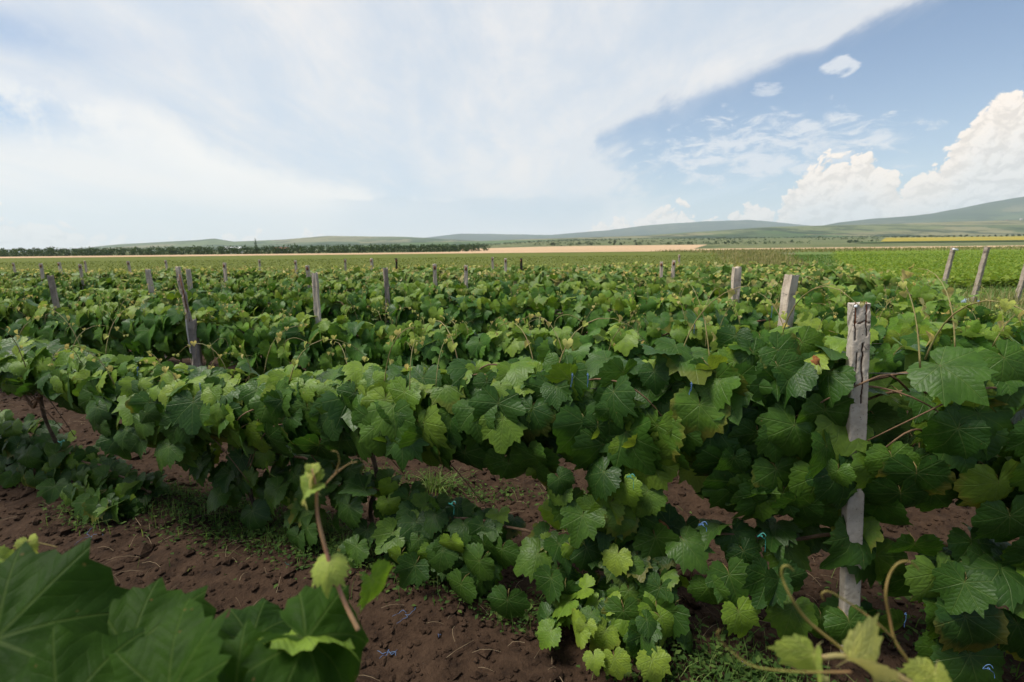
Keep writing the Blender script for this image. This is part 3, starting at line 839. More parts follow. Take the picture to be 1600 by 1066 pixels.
# low arms of the front row, hanging to the soil
LOW = {  # vine index: (path of the low cane, leaves, sizes, mesh set, front spread, sparse)
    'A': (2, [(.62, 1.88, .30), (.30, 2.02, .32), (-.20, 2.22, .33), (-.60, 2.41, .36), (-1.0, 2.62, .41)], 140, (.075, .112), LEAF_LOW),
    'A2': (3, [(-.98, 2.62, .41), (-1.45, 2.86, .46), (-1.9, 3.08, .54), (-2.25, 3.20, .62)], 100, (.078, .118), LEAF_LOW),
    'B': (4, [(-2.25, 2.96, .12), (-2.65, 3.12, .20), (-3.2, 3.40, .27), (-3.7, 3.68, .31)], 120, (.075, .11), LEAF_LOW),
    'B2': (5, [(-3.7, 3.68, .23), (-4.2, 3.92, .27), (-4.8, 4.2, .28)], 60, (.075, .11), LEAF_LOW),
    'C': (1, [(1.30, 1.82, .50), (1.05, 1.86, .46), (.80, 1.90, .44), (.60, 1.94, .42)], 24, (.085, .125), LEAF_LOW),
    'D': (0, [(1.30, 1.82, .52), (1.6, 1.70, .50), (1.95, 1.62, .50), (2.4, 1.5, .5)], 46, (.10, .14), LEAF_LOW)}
def low_arms():
    g = np.random.default_rng(300)
    for key, (vi, path, cnt, (s0, s1), ms) in LOW.items():
        vn = vines[(1, vi)]
        P = bez(path, 6)
        v, f = tube([p - vn.base + Vector((0, float(fbm(p.x * 6, 1.0, 2, 7)) * .06, float(fbm(p.x * 7, 3.0, 2, 8)) * .05)) for p in P], list(np.linspace(.008, .0045, len(P))), 6)
        obj('cane', make_mesh('cane', v, f, [M_cane]), vn.root)
        for j in range(cnt):
            t = g.random() * (len(P) - 1.001); i = int(t); p = P[i].lerp(P[i + 1], t - i)
            zc = p.z
            if g.random() < .45:                      # along the cane, draped on top
                pos = p + FRONT * g.uniform(-.10, .10) + UP * g.uniform(-.03, .06)
                nrm = UP * .9 + FRONT * .6 + Vector(g.normal(0, .35, 3)); tip = FRONT * .6 - UP * .7 + ALONG * float(g.normal(0, .6))
            else:
                h = g.random()
                pos = p + FRONT * g.uniform(.02, .16 + .10 * h) - UP * (zc - .10) * h * .92
                nrm = FRONT * 1.0 + UP * .55 + Vector(g.normal(0, .30, 3)); tip = -UP + FRONT * .3 + ALONG * float(g.normal(0, .4))
            pos.z = max(pos.z, .10, float(np.interp(pos.x, [-2.30, -1.95, -1.6, -1.25], [.56, .40, .22, .10])) if key == 'A2' else 0)
            br = g.random() < .12
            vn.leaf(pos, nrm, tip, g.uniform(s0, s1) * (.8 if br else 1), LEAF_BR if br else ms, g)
    # pale leafy mound at the end of the low arm
    vn = vines[(1, 2)]
    for j in range(52):
        a = g.uniform(0, 6.28); r = .24 * math.sqrt(g.random())
        X, Y = .40 + r * math.cos(a) * 1.15, 1.80 + r * math.sin(a) * .8
        z = .09 + .20 * (1 - (r / .26) ** 2) * g.uniform(.4, 1.0)
        nrm = UP * 1.0 + FRONT * .5 + Vector((math.cos(a), math.sin(a), 0)) * .5 + Vector(g.normal(0, .25, 3))
        tip = Vector((math.cos(a), math.sin(a), -.55)) + FRONT * .4 + Vector(g.normal(0, .3, 3))
        vn.leaf((X, Y, z), nrm, tip, g.uniform(.048, .088), LEAF_BR if j % 3 else LEAF_LOW, g)
    # arm that ties the low and the high wire at the plant by the broken post
    vn = vines[(1, 3)]
    for j in range(40):
        X = g.uniform(-2.30, -1.70); z = g.uniform(.58, .80)
        pos = Vector((X, row_y(1, X), z)) + FRONT * g.uniform(.05, .25)
        vn.leaf(pos, FRONT + UP * .5 + Vector(g.normal(0, .3, 3)), -UP + ALONG * float(g.normal(0, .4)), g.uniform(.08, .12), LEAF_LOW, g)
    vn = vines[(1, 2)]
    for j in range(26):
        X = g.uniform(.20, .62); z = g.uniform(.42, .72)
        pos = Vector((X, row_y(1, X), z)) + FRONT * g.uniform(.0, .20)
        vn.leaf(pos, FRONT + UP * .45 + Vector(g.normal(0, .3, 3)), -UP + ALONG * float(g.normal(0, .4)), g.uniform(.075, .12), LEAF_LOW if j % 4 else LEAF_BR, g)
low_arms()

# ------------------------------------------------------------------ concrete posts
def concrete_mat(name, c1, c2, crack=.6):
    m, T, out = mat(name)
    tc = T.new('ShaderNodeTexCoord').outputs['Object']
    n1 = T.noise(tc, 9, 6, .65); n2 = T.noise(tc, 60, 4, .7); n3 = T.noise(T.v('MULTIPLY', tc, (1, 1, .25)), 22, 4, .6)
    c = T.mix(T.mr(n1, .3, .7), c1, c2)
    c = T.mix(T.m('MULTIPLY', T.mr(n3, .55, .75), .6), c, (.13, .11, .085))
    c = T.mix(T.m('MULTIPLY', T.mr(n1, .62, .75), .5), c, (.17, .15, .10))
    pits = T.mr(T.vor(tc, 75), .10, .20, 1.0, 0.0)
    pits = T.m('MULTIPLY', pits, T.mr(n2, .45, .6))
    c = T.mix(T.m('MULTIPLY', pits, .75), c, (.06, .05, .04))
    h = T.m('SUBTRACT', T.m('ADD', n2, T.m('MULTIPLY', n1, .8)), pits)
    principled(T, out, c, .95, .15, T.bump(h, .8, .006))
    return m
M_conc = concrete_mat('concrete', (.42, .345, .26), (.58, .50, .40))
M_conc_dark = concrete_mat('concrete_weathered', (.21, .17, .13), (.38, .32, .26))
M_conc_pale = concrete_mat('concrete_lit', (.40, .37, .33), (.56, .52, .47))

def post_mesh(name, h, w, d, m, g, jag=.012, rough=.003, seg=16, top_notch=True, taper=.92, cham=.12):
    """tapered post of chamfered square section with worn edges and a jagged top"""
    sec = []
    c = cham
    for sx, sy in ((-1 + c, -1), (1 - c, -1), (1, -1 + c), (1, 1 - c), (1 - c, 1), (-1 + c, 1), (-1, 1 - c), (-1, -1 + c)): sec.append((sx * w / 2, sy * d / 2))
    # two extra points per long side
    sec2 = []
    for i in range(8):
        a, b = sec[i], sec[(i + 1) % 8]
        sec2.append(a)
        if i % 2 == 0: sec2.append(((a[0] * 2 + b[0]) / 3, (a[1] * 2 + b[1]) / 3)); sec2.append(((a[0] + b[0] * 2) / 3, (a[1] + b[1] * 2) / 3))
    n = len(sec2); V = []; Fc = []
    for i in range(seg + 1):
        t = i / seg; s = 1 + (taper - 1) * t
        for q, (x, y) in enumerate(sec2):
            z = -.10 + (h + .10) * t
            if i == seg: z += float(g.uniform(-jag, jag))
            V.append((x * s + float(g.normal(0, rough)), y * s + float(g.normal(0, rough)), z + (float(g.normal(0, .006)) if 0 < i < seg else 0)))
    for i in range(seg):
        for q in range(n):
            r = (q + 1) % n
            Fc.append((i * n + q, i * n + r, (i + 1) * n + r, (i + 1) * n + q))
    V.append((0, 0, h + float(g.uniform(-jag, 0)))); top = len(V) - 1
    for q in range(n): Fc.append((seg * n + q, seg * n + (q + 1) % n, top))
    return make_mesh(name, V, Fc, [m], smooth=False)

def post_thing(name, X, Y, label, group, lean=(0, 0), rz=0, cat='post'):
    o = bpy.data.objects.new(name, None); o.empty_display_size = .1; col.objects.link(o)
    o.location = (X, Y, float(micro(X, Y)) + float(land(X, Y))); o.rotation_euler = (lean[1], lean[0], rz)
    o['label'] = label; o['category'] = cat
    if group: o['group'] = group
    return o
pg = np.random.default_rng(55)
VG = 'concrete posts standing in the vineyard rows'
def box(cx, cy, cz, sx, sy, sz):
    V = [(cx + a * sx / 2, cy + b * sy / 2, cz + c * sz / 2) for a in (-1, 1) for b in (-1, 1) for c in (-1, 1)]
    F = [(0, 1, 3, 2), (4, 6, 7, 5), (0, 4, 5, 1), (2, 3, 7, 6), (0, 2, 6, 4), (1, 5, 7, 3)]
    return V, F
def front_post():
    # the cracked post of the front row: shaft with real cracks and chipped upper faces
    top = at(1353, 472, 1.72); foot = at(1322, 1040, 1.74)
    r = post_thing('concrete_post', foot.x, foot.y, 'cracked pale concrete post with rusty rods at its chipped top', VG, (math.atan2(top.x - foot.x, 1.4), 0), RAD(-11))
    h = top.z - r.location.z
    w, d, nz, ns = .057, .050, 330, 18
    per = []
    for i in range(ns): per.append((-w / 2 + w * i / ns, -d / 2, 0, -1))
    for i in range(ns): per.append((w / 2, -d / 2 + d * i / ns, 1, 0))
    for i in range(ns): per.append((w / 2 - w * i / ns, d / 2, 0, 1))
    for i in range(ns): per.append((-w / 2, d / 2 - d * i / ns, -1, 0))
    per = np.array(per); n = len(per)
    zz = np.linspace(-.1, h, nz)
    U, Z = np.meshgrid(np.arange(n), zz)
    x0, y0 = per[U, 0], per[U, 1]
    # round the corners
    cx, cy = np.abs(x0) / (w / 2), np.abs(y0) / (d / 2)
    corner = np.clip((cx * cy - .72) / .28, 0, 1) ** 2
    k = 1 - .055 * corner
    tz = np.clip((Z - (h - .40)) / .40, 0, 1)
    ang = U / n
    chip = np.clip(fbm(x0 * 40 + 7, Z * 26 + y0 * 40, 4, 201) * 2.4 - .18 + .10 * tz, 0, 1) * (.0025 + .0085 * sstep(tz, .10, .7))
    fine_ = fbm(x0 * 160 + y0 * 60, Z * 160, 3, 207) * .0016
    crack = np.zeros_like(Z)
    def seam(pts, wd):                    # pts of (x on the front face, depth below the top)
        nonlocal crack
        zs = np.array([h - p[1] for p in pts])[::-1]; xs = np.array([p[0] for p in pts])[::-1]
        xc = np.interp(Z, zs, xs) + fbm(Z * 55, Z * 0 + wd * 900, 2, 211) * .006
        on = (Z > zs[0]) & (Z < zs[-1]) & (per[U, 3] < 0)
        crack = np.maximum(crack, np.where(on, np.exp(-((x0 - xc) / wd) ** 2), 0))
    seam([(-.020, .0), (-.021, .06), (-.0215, .13)], .0022)
    seam([(.013, .0), (.012, .05), (.014, .12)], .0022)
    seam([(.003, .14), (.006, .19), (.002, .22), (.008, .27), (.006, .36)], .0028)
    seam([(-.012, .17), (-.014, .24), (-.018, .30)], .0016)
    band = np.exp(-((Z - (h - .068 + .004 * np.sin(x0 * 200))) / .0028) ** 2) * (per[U, 3] < 0) * .8
    crack = np.maximum(crack, band)
    disp = fine_ - chip - crack * .0075
    X = x0 * k + per[U, 2] * disp; Y = y0 * k + per[U, 3] * disp
    Zt = Z - np.where(Z > h - .002, .012 * (fbm(x0 * 70, y0 * 70, 3, 221) + .5), 0)
    V = np.stack([X, Y, Zt], -1).reshape(-1, 3); V = np.vstack([V, [[0, 0, h - .008]]])
    i = np.arange(nz - 1)[:, None] * n; q = np.arange(n)[None]; q2 = (q + 1) % n
    Q = np.stack([i + q, i + q2, i + n + q2, i + n + q], -1).reshape(-1, 4)
    T3 = np.vstack([Q[:, [0, 1, 2]], Q[:, [0, 2, 3]], np.array([((nz - 1) * n + a, (nz - 1) * n + (a + 1) % n, nz * n) for a in range(n)])])
    at_c = np.append(np.clip(crack, 0, 1).ravel(), .6); at_t = np.append((tz * (.35 + chip * 90)).ravel(), .6)
    m, T, out = mat('concrete_cracked')
    tc = T.new('ShaderNodeTexCoord').outputs['Object']
    n1 = T.noise(tc, 11, 6, .65); n2 = T.noise(tc, 75, 4, .7)
    c = T.mix(T.mr(n1, .3, .7), (.33, .28, .22), (.52, .46, .385))
    ca = T.new('ShaderNodeAttribute', attribute_type='GEOMETRY', attribute_name='chip').outputs['Fac']
    cr_ = T.new('ShaderNodeAttribute', attribute_type='GEOMETRY', attribute_name='crack').outputs['Fac']
    c = T.mix(T.m('MULTIPLY', ca, .8), c, (.58, .52, .45))
    c = T.mix(T.m('MULTIPLY', T.mr(n1, .56, .70), .55), c, (.13, .105, .08))
    pits = T.m('MULTIPLY', T.mr(T.vor(tc, 85), .10, .22, 1.0, 0.0), T.mr(n2, .45, .6))
    c = T.mix(T.m('MULTIPLY', pits, .8), c, (.05, .04, .03))
    c = T.mix(T.mr(cr_, .25, .7), c, (.055, .028, .018))
    principled(T, out, c, .95, .15, T.bump(T.m('SUBTRACT', n2, pits), .8, .003))
    obj('shaft', fast_mesh('shaft', V, T3, [m], attr={'crack': at_c, 'chip': at_t}), r)
    for x in (-.0205, .0125):
        v, f = tube([(x, -.0195, h - .105), (x + .001, -.020, h - .06), (x, -.0205, h + .002)], .0019, 6)
        obj('reinforcing_rod', make_mesh('reinforcing_rod', v, f, [M_rust]), r)
    v, f = tube([(-.022, -.0215, h - .071), (0, -.0225, h - .068), (.016, -.0215, h - .067)], .0010, 6)
    obj('tie_wire', make_mesh('tie_wire', v, f, [M_rust]), r)
    v, f = tube(bez([(.008, -.0245, h - .150), (.016, -.027, h - .163), (.024, -.0265, h - .158), (.023, -.027, h - .145), (.014, -.0275, h - .147)], 4), .0014, 5)
    obj('wire_loop', make_mesh('wire_loop', v, f, [M_wire]), r)
    v, f = tube([(-.022, -.024, h - .012), (-.022, -.029, h - .011), (-.022, -.030, h - .011)], [.0055, .005, .002], 8)
    obj('nail_head', make_mesh('nail_head', v, f, [M_white]), r)
front_post()

def plain_post(px, ytop, k, w, label, lean=0, m=M_conc, Y=None, jag=.010):
    r_ = ray(px, ytop); c = RY0 + RSP * (k - 1); t = (Y / r_.y) if Y else c / (r_.y + RS * r_.x)
    p = Vector((0, 0, CAM_H)) + r_ * t
    base = post_thing('concrete_post', p.x - lean * p.z, p.y, label, VG, (math.atan(lean), float(pg.normal(0, .015))), pg.uniform(-.5, .5))
    h = p.z - base.location.z
    obj('shaft', post_mesh('shaft', h, w, w * .85, m, pg, jag, .0028, 14), base)
    if k <= 3:
        hh = h - .12
        v, f = tube([(w * .56 * math.cos(a), w * .50 * math.sin(a), hh + .004 * math.sin(3 * a)) for a in np.linspace(0, 6.2832, 13)], .0014, 4, False)
        obj('wire_loop', make_mesh('wire_loop', v, f, [M_wire]), base)
    else:
        v, f = box(0, -w * .45, h - .05, w * .5, .008, .05)
        obj('wire_clip', make_mesh('wire_clip', v, f, [M_rust]), base)
    return base
plain_post(1238, 430, 2, .075, 'stout pockmarked concrete post rising from the second row', .05)
plain_post(1152, 418, 3, .075, 'concrete post behind the stout pockmarked one, third row', .0)
plain_post(490, 427, 2, .046, 'pale square post poking from the second row, mid-left', .0, m=M_conc)
plain_post(602, 419, 3, .052, 'slightly bent weathered post rising from the third row', -.02, M_conc_dark)
plain_post(79, 431, 2, .050, 'dark grey post half sunk in the leaves near the left edge', -.03, M_conc_dark)
plain_post(232, 421, 3, .058, 'concrete post between the sunk grey post and the broken one', -.03)
plain_post(281, 417, 3, .050, 'thin post seen just over the broken post', -.02)
plain_post(293, 421, 3, .055, 'short post right behind the tip of the broken post', .0)
FARP = [(23, 411, 5, .0, 0), (63, 412, 4, .02, 1), (92, 410, 5, -.02, 0), (125, 413, 4, -.02, 0), (133, 408, 6, 0, 0), (201, 408, 5, -.06, 0), (259, 407, 6, -.03, 0), (350, 411, 4, .03, 0), (405, 406, 6, .0, 0), (461, 407, 5, .0, 0), (480, 415, 4, -.03, 1),
        (539, 405, 6, 0, 0), (580, 404, 6, -.03, 1), (619, 404, 6, .0, 2), (679, 413, 4, .0, 0), (728, 415, 4, .02, 0), (770, 402, 7, 0, 0), (790, 404, 6, 0, 0), (815, 404, 6, 0, 2), (1034, 409, 5, 0, 0), (1053, 407, 5, .03, 1), (1061, 398, 8, .0, 0)]
M_burnt = simple_mat('burnt_wood', (.020, .017, .015), (.06, .05, .04), 30, .95)
for i, (px, yt, k, ln, kind) in enumerate(FARP):
    plain_post(px, yt, k, pg.uniform(.042, .056), 'small %s post at the meadow side, %s from the left' % (['grey concrete', 'slim grey', 'blackened'][kind], ORD[i] if i < 20 else 'twenty-' + ORD[i - 20]), ln, [M_conc, M_conc, M_burnt][kind])

def broken_post():
    low = at(308, 560, 4.62); mid = at(300, 500, 4.62); tip = at(286, 434, 4.62)
    lean = (mid.x - low.x) / (mid.z - low.z)
    fx = low.x - lean * (low.z)
    r = post_thing('broken_post', fx, 4.62, 'broken grey post with a dark splintered upper stub leaning left', VG, (math.atan(lean), 0), RAD(18))
    h = mid.z - r.location.z
    obj('shaft', post_mesh('shaft', h, .070, .062, M_conc_dark, pg, .022, .004, 16), r)
    L = (tip - mid).length
    dx = (tip.x - mid.x) - lean * (tip.z - mid.z)
    pts = [(-.025, 0, h - .25), (-.022, 0, h), (-.020 + dx * .4, 0, h + L * .4), (-.02 + dx * .75, .004, h + L * .75), (-.024 + dx, 0, h + L)]
    v, f = tube(bez(pts, 3), [.024, .024, .023, .024, .025, .022, .021, .023, .021, .018, .017, .016, .012][:13], 7)
    v = [Vector(p) + Vector(pg.normal(0, .003, 3)) for p in v]
    obj('splintered_stub', make_mesh('splintered_stub', v, f, [M_conc_dark], smooth=False), r)
    e = [(-.036, -.03, h - .30), (-.040, -.03, h - .12), (-.038, -.03, h + .01)]  # pale strip along the left edge: sidelight put into the colour
    v, f = tube(bez(e, 4), .007, 4); obj('pale_lit_edge', make_mesh('pale_lit_edge', v, f, [M_conc_pale], smooth=False), r)
    v, f = tube([(-.012, -.02, h - .05), (-.012 + dx * .6, -.02, h + L * .6), (-.014 + dx, -.02, h + L + .03)], .004, 5); obj('reinforcing_rod', make_mesh('reinforcing_rod', v, f, [M_rust]), r)
broken_post()

def verge_post(px, yb, yt, xt, Y, label, insul=False):
    b = at(px, yb, Y); t = at(xt, yt, Y)
    r = post_thing('leaning_post', b.x, b.y, label, 'leaning end posts on the grass verge', (math.atan2(t.x - b.x, t.z - b.z), 0), .3)
    h = (t - b).length
    r.location.z = b.z - .02
    obj('shaft', post_mesh('shaft', h, .105, .09, M_conc_dark, pg, .015, .005, 12), r)
    v, f = tube([(.065 * math.cos(a), .06 * math.sin(a), h - .12) for a in np.linspace(0, 6.2832, 11)], .008, 4, False)
    obj('wire_loop', make_mesh('wire_loop', v, f, [M_wire]), r)
    if insul:
        v, f = tube([(-.10, -.07, h - .06), (-.03, -.07, h - .055), (.06, -.07, h - .05)], [.03, .022, .03], 8)
        obj('insulator', make_mesh('insulator', v, f, [M_white]), r)
VY = 13.5
verge_post(1470, 463, 386, 1494, 14.3, 'first leaning concrete post on the verge with a white insulator', True)
verge_post(1519, 474, 385, 1548, 13.1, 'middle leaning concrete post on the grass verge')
verge_post(1586, 476, 392, 1617, 12.8, 'leaning concrete post cut by the right edge of the picture')

# ------------------------------------------------------------------ nearest vines, right under the lens
HI = {}
def hi_leaf(seed, mats, **kw):
    g = np.random.default_rng(seed)
    V, t, uv, mi = leaf_geom(g, teeth=19, rings=tuple(np.linspace(.08, .94, 11)), **kw)
    return fast_mesh('leaf', V, t, mats, uv=uv, matidx=mi)
def near_vine(X, Y, label):
    r = bpy.data.objects.new('grapevine', None); r.empty_display_size = .1; col.objects.link(r)
    r.location = (X, Y, float(micro(X, Y)) - .02); r['label'] = label; r['category'] = 'grapevine'; r['group'] = 'grapevines under the camera'
    g = np.random.default_rng(int(abs(X) * 100))
    pts = [(0, 0, -.05), (.03, .02, .35), (-.02, .0, .7), (.02, .03, 1.02)]
    v, f = tube(bez(pts, 5), list(np.linspace(.028, .014, 16)), 8); obj('trunk', make_mesh('trunk', v, f, [M_bark]), r)
    for sg_ in (-1, 1):
        pts = [(0, 0, .9), (sg_ * .15, 0, 1.02), (sg_ * .4, -.03, 1.05), (sg_ * .65, 0, 1.04)]
        v, f = tube(bez(pts, 5), list(np.linspace(.010, .005, 16)), 6); obj('cane', make_mesh('cane', v, f, [M_cane]), r)
    return r
def place(root, me, pos, nrm, tip, s, name='leaf'):
    o = bpy.data.objects.new(name, me); col.objects.link(o); o.parent = root
    o.matrix_basis = basis(Vector(pos) - root.location, nrm, tip, s)
    return o
def stem(root, pts, r0, r1, m, name='shoot', n=7, seg=8):
    P = bez(pts, seg); v, f = tube([p - root.location for p in P], list(np.linspace(r0, r1, len(P))), n)
    return obj(name, make_mesh(name, v, f, [m]), root)

def foreground():
    L = near_vine(-.55, .30, 'big blurred grapevine leaves and a pink shoot at the bottom left corner')
    mats = [M_leaf_near, M_petiole]; matb = [M_leaf_bright, M_petiole]
    view = Vector((0, -1, .55))
    def tipdir(a, b, Y):
        return at(*b, Y) - at(*a, Y)
    # 1: leaf whose joint lies at the left edge, opening up and right
    place(L, hi_leaf(1, mats, fold=.20, droop=.30, curl=.10, wave=.10, pleat=.05, petiole=True), at(-10, 1000, .47), Vector((.15, -.55, .82)), tipdir((-10, 1000), (150, 905), .52) + Vector((0, .02, 0)), .118)
    # 2: pointed leaf in front of it
    place(L, hi_leaf(2, mats, fold=.60, droop=.15, curl=.10, wave=.08, pleat=.05), at(262, 1092, .40), Vector((-.15, -.70, .68)), tipdir((262, 1092), (192, 965), .40), .078)
    # 3: leaf behind with its pale underside rolled over
    place(L, hi_leaf(3, matb, fold=.1, droop=.55, curl=.30, wave=.12, pleat=.04), at(360, 1025, .50), Vector((-.30, .50, .80)), tipdir((360, 1025), (330, 920), .56) + Vector((-.02, -.01, .02)), .080)
    place(L, hi_leaf(4, mats, fold=.25, droop=.45, curl=.2, wave=.12, pleat=.05), at(392, 1000, .57), Vector((.15, -.35, .92)), tipdir((392, 1000), (425, 905), .62), .070)
    place(L, hi_leaf(5, mats, fold=.35, droop=.4, curl=.15, wave=.10, pleat=.05), at(200, 1020, .50), Vector((.05, -.45, .88)), tipdir((200, 1020), (320, 955), .52), .098)
    # 4: broad leaf on the right, upper rim bright, face dark
    place(L, hi_leaf(6, mats, fold=.15, droop=.80, curl=.30, wave=.12, pleat=.05), at(478, 1000, .47), Vector((.40, -.22, .90)), tipdir((478, 1000), (585, 1070), .44), .092)
    place(L, hi_leaf(7, matb, fold=.3, droop=.3, curl=.1, wave=.14, pleat=.05), at(470, 992, .49), Vector((-.1, .45, .80)), tipdir((470, 992), (570, 948), .50), .064)
    place(L, hi_leaf(8, mats, fold=.3, droop=.4, curl=.2, wave=.12, pleat=.05), at(365, 1100, .42), Vector((.1, -.5, .84)), tipdir((365, 1100), (460, 1045), .42), .082)
    place(L, hi_leaf(9, mats, fold=.3, droop=.4, curl=.2, wave=.12, pleat=.05), at(90, 1125, .40), Vector((.1, -.5, .84)), tipdir((90, 1125), (165, 1020), .41), .095)
    place(L, hi_leaf(10, matb, fold=.6, droop=.6, curl=.15, wave=.12, petiole=True), at(582, 908, .52), Vector((.85, -.40, .25)), tipdir((582, 908), (612, 985), .52), .036)
    # pink shoot with its curled tip
    sh = stem(L, [at(560, 985, .48), at(538, 940, .49), at(515, 880, .50), at(497, 810, .51), at(494, 765, .51), at(488, 733, .515)], .0027, .0013, M_stem_pink)
    tl = [Vector(p) for p in (at(495, 770, .51), at(510, 755, .51), at(527, 738, .52), at(545, 725, .53), at(558, 722, .53))]
    stem(L, tl, .0009, .0005, M_tendril, 'tendril', 5)
    stem(L, [at(524, 740, .52), at(530, 722, .52), at(527, 707, .52), at(518, 705, .52)], .0007, .0004, M_tendril, 'tendril', 5)
    yl = hi_leaf(12, [M_young, M_stem], fold=1.1, droop=.6, curl=.2, wave=.1)
    place(L, yl, at(492, 757, .51), Vector((-.2, -.5, .8)), Vector((-1, -.1, -.45)), .025, 'young_leaf')
    place(L, yl, at(490, 742, .512), Vector((-.6, -.4, .6)), Vector((-.8, -.3, -.9)), .017, 'young_leaf')
    place(L, yl, at(488, 733, .515), Vector((.3, -.6, .6)), Vector((.2, -.2, 1)), .010, 'young_leaf')
    place(L, hi_leaf(13, [M_young, M_stem], fold=-.4, droop=.5, curl=.4, wave=.1), at(514, 876, .50), Vector((0, -.28, .96)), Vector((.05, -.9, -.35)), .024, 'young_leaf')
    # thin shoot at the far left edge
    stem(L, [at(-20, 885, .62), at(15, 862, .62), at(45, 846, .63), at(60, 848, .63), at(90, 855, .63)], .0011, .0005, M_tendril, 'tendril', 5)
    place(L, yl, at(44, 846, .63), Vector((.2, -.6, .6)), Vector((.2, 0, -1)), .016, 'young_leaf')
    place(L, yl, at(-4, 872, .60), Vector((.2, -.6, .6)), Vector((1, 0, -.2)), .018, 'young_leaf')

    Rv = near_vine(.42, .26, 'blurred yellow shoot tip with curling tendrils at the bottom right')
    s1 = stem(Rv, [at(1500, 1120, .40), at(1440, 1078, .40), at(1380, 1046, .405), at(1320, 1026, .41), at(1285, 1028, .41)], .0034, .0024, M_stem)
    place(Rv, hi_leaf(21, [M_young, M_stem], fold=2.6, droop=.5, curl=.1, wave=.1), at(1272, 1022, .41), Vector((-.85, -.45, .2)), Vector((-.22, -.2, -1)), .028, 'young_leaf')
    place(Rv, hi_leaf(22, [M_young, M_stem], fold=3.2, droop=.4, curl=.1, wave=.1), at(1335, 1034, .405), Vector((.35, -.35, .85)), Vector((.9, -.1, -.45)), .030, 'young_leaf')
    place(Rv, hi_leaf(23, [M_young, M_stem], fold=2.6, droop=.4, curl=.1, wave=.1), at(1462, 1050, .40), Vector((-.8, -.5, .3)), Vector((.3, -.1, -1)), .022, 'young_leaf')
    stem(Rv, [at(1330, 1026, .41), at(1308, 1008, .415), at(1262, 970, .42), at(1237, 935, .42), at(1223, 905, .425), at(1222, 888, .425), at(1230, 884, .425), at(1240, 892, .425)], .0016, .0008, M_tendril, 'tendril', 7)
    stem(Rv, [at(1450, 1085, .42), at(1420, 1035, .42), at(1398, 1000, .425), at(1390, 965, .43), at(1384, 928, .43), at(1390, 898, .435), at(1404, 880, .435), at(1422, 878, .435), at(1436, 890, .435)], .0015, .0007, M_tendril, 'tendril', 7)
    stem(Rv, [at(1396, 998, .425), at(1372, 975, .425), at(1345, 955, .43), at(1315, 935, .43), at(1294, 924, .43), at(1284, 928, .43), at(1287, 938, .43)], .0011, .0006, M_tendril, 'tendril', 7)
    stem(Rv, [at(1330, 1050, .35), at(1250, 1050, .35), at(1180, 1042, .35), at(1145, 1020, .355), at(1122, 995, .355), at(1124, 984, .355)], .0009, .0005, M_tendril, 'tendril', 6)
    g = np.random.default_rng(77)
    Mv = near_vine(-.02, .22, 'grapevine directly under the camera, just below the picture')
    for r, x0, x1, n in ((L, -.95, -.30, 120), (Mv, -.35, .30, 110), (Rv, .20, 1.5, 190)):   # the rest of the row the camera looks over
        for i in range(n):
            X = g.uniform(x0, x1); Y = .42 - .3 * X + g.uniform(-.34, .10)
            zmax = 1.6 - max(Y, .02) * 1.02 - .16
            p = Vector((X, Y, min(g.uniform(.35, 1.12), zmax)))
            place(r, LEAF[int(g.integers(len(LEAF)))], p, Vector((g.normal(0, .3), g.normal(0, .5), .8)), Vector((g.normal(0, .6), g.normal(0, .5), -1)), g.uniform(.08, .12))
foreground()

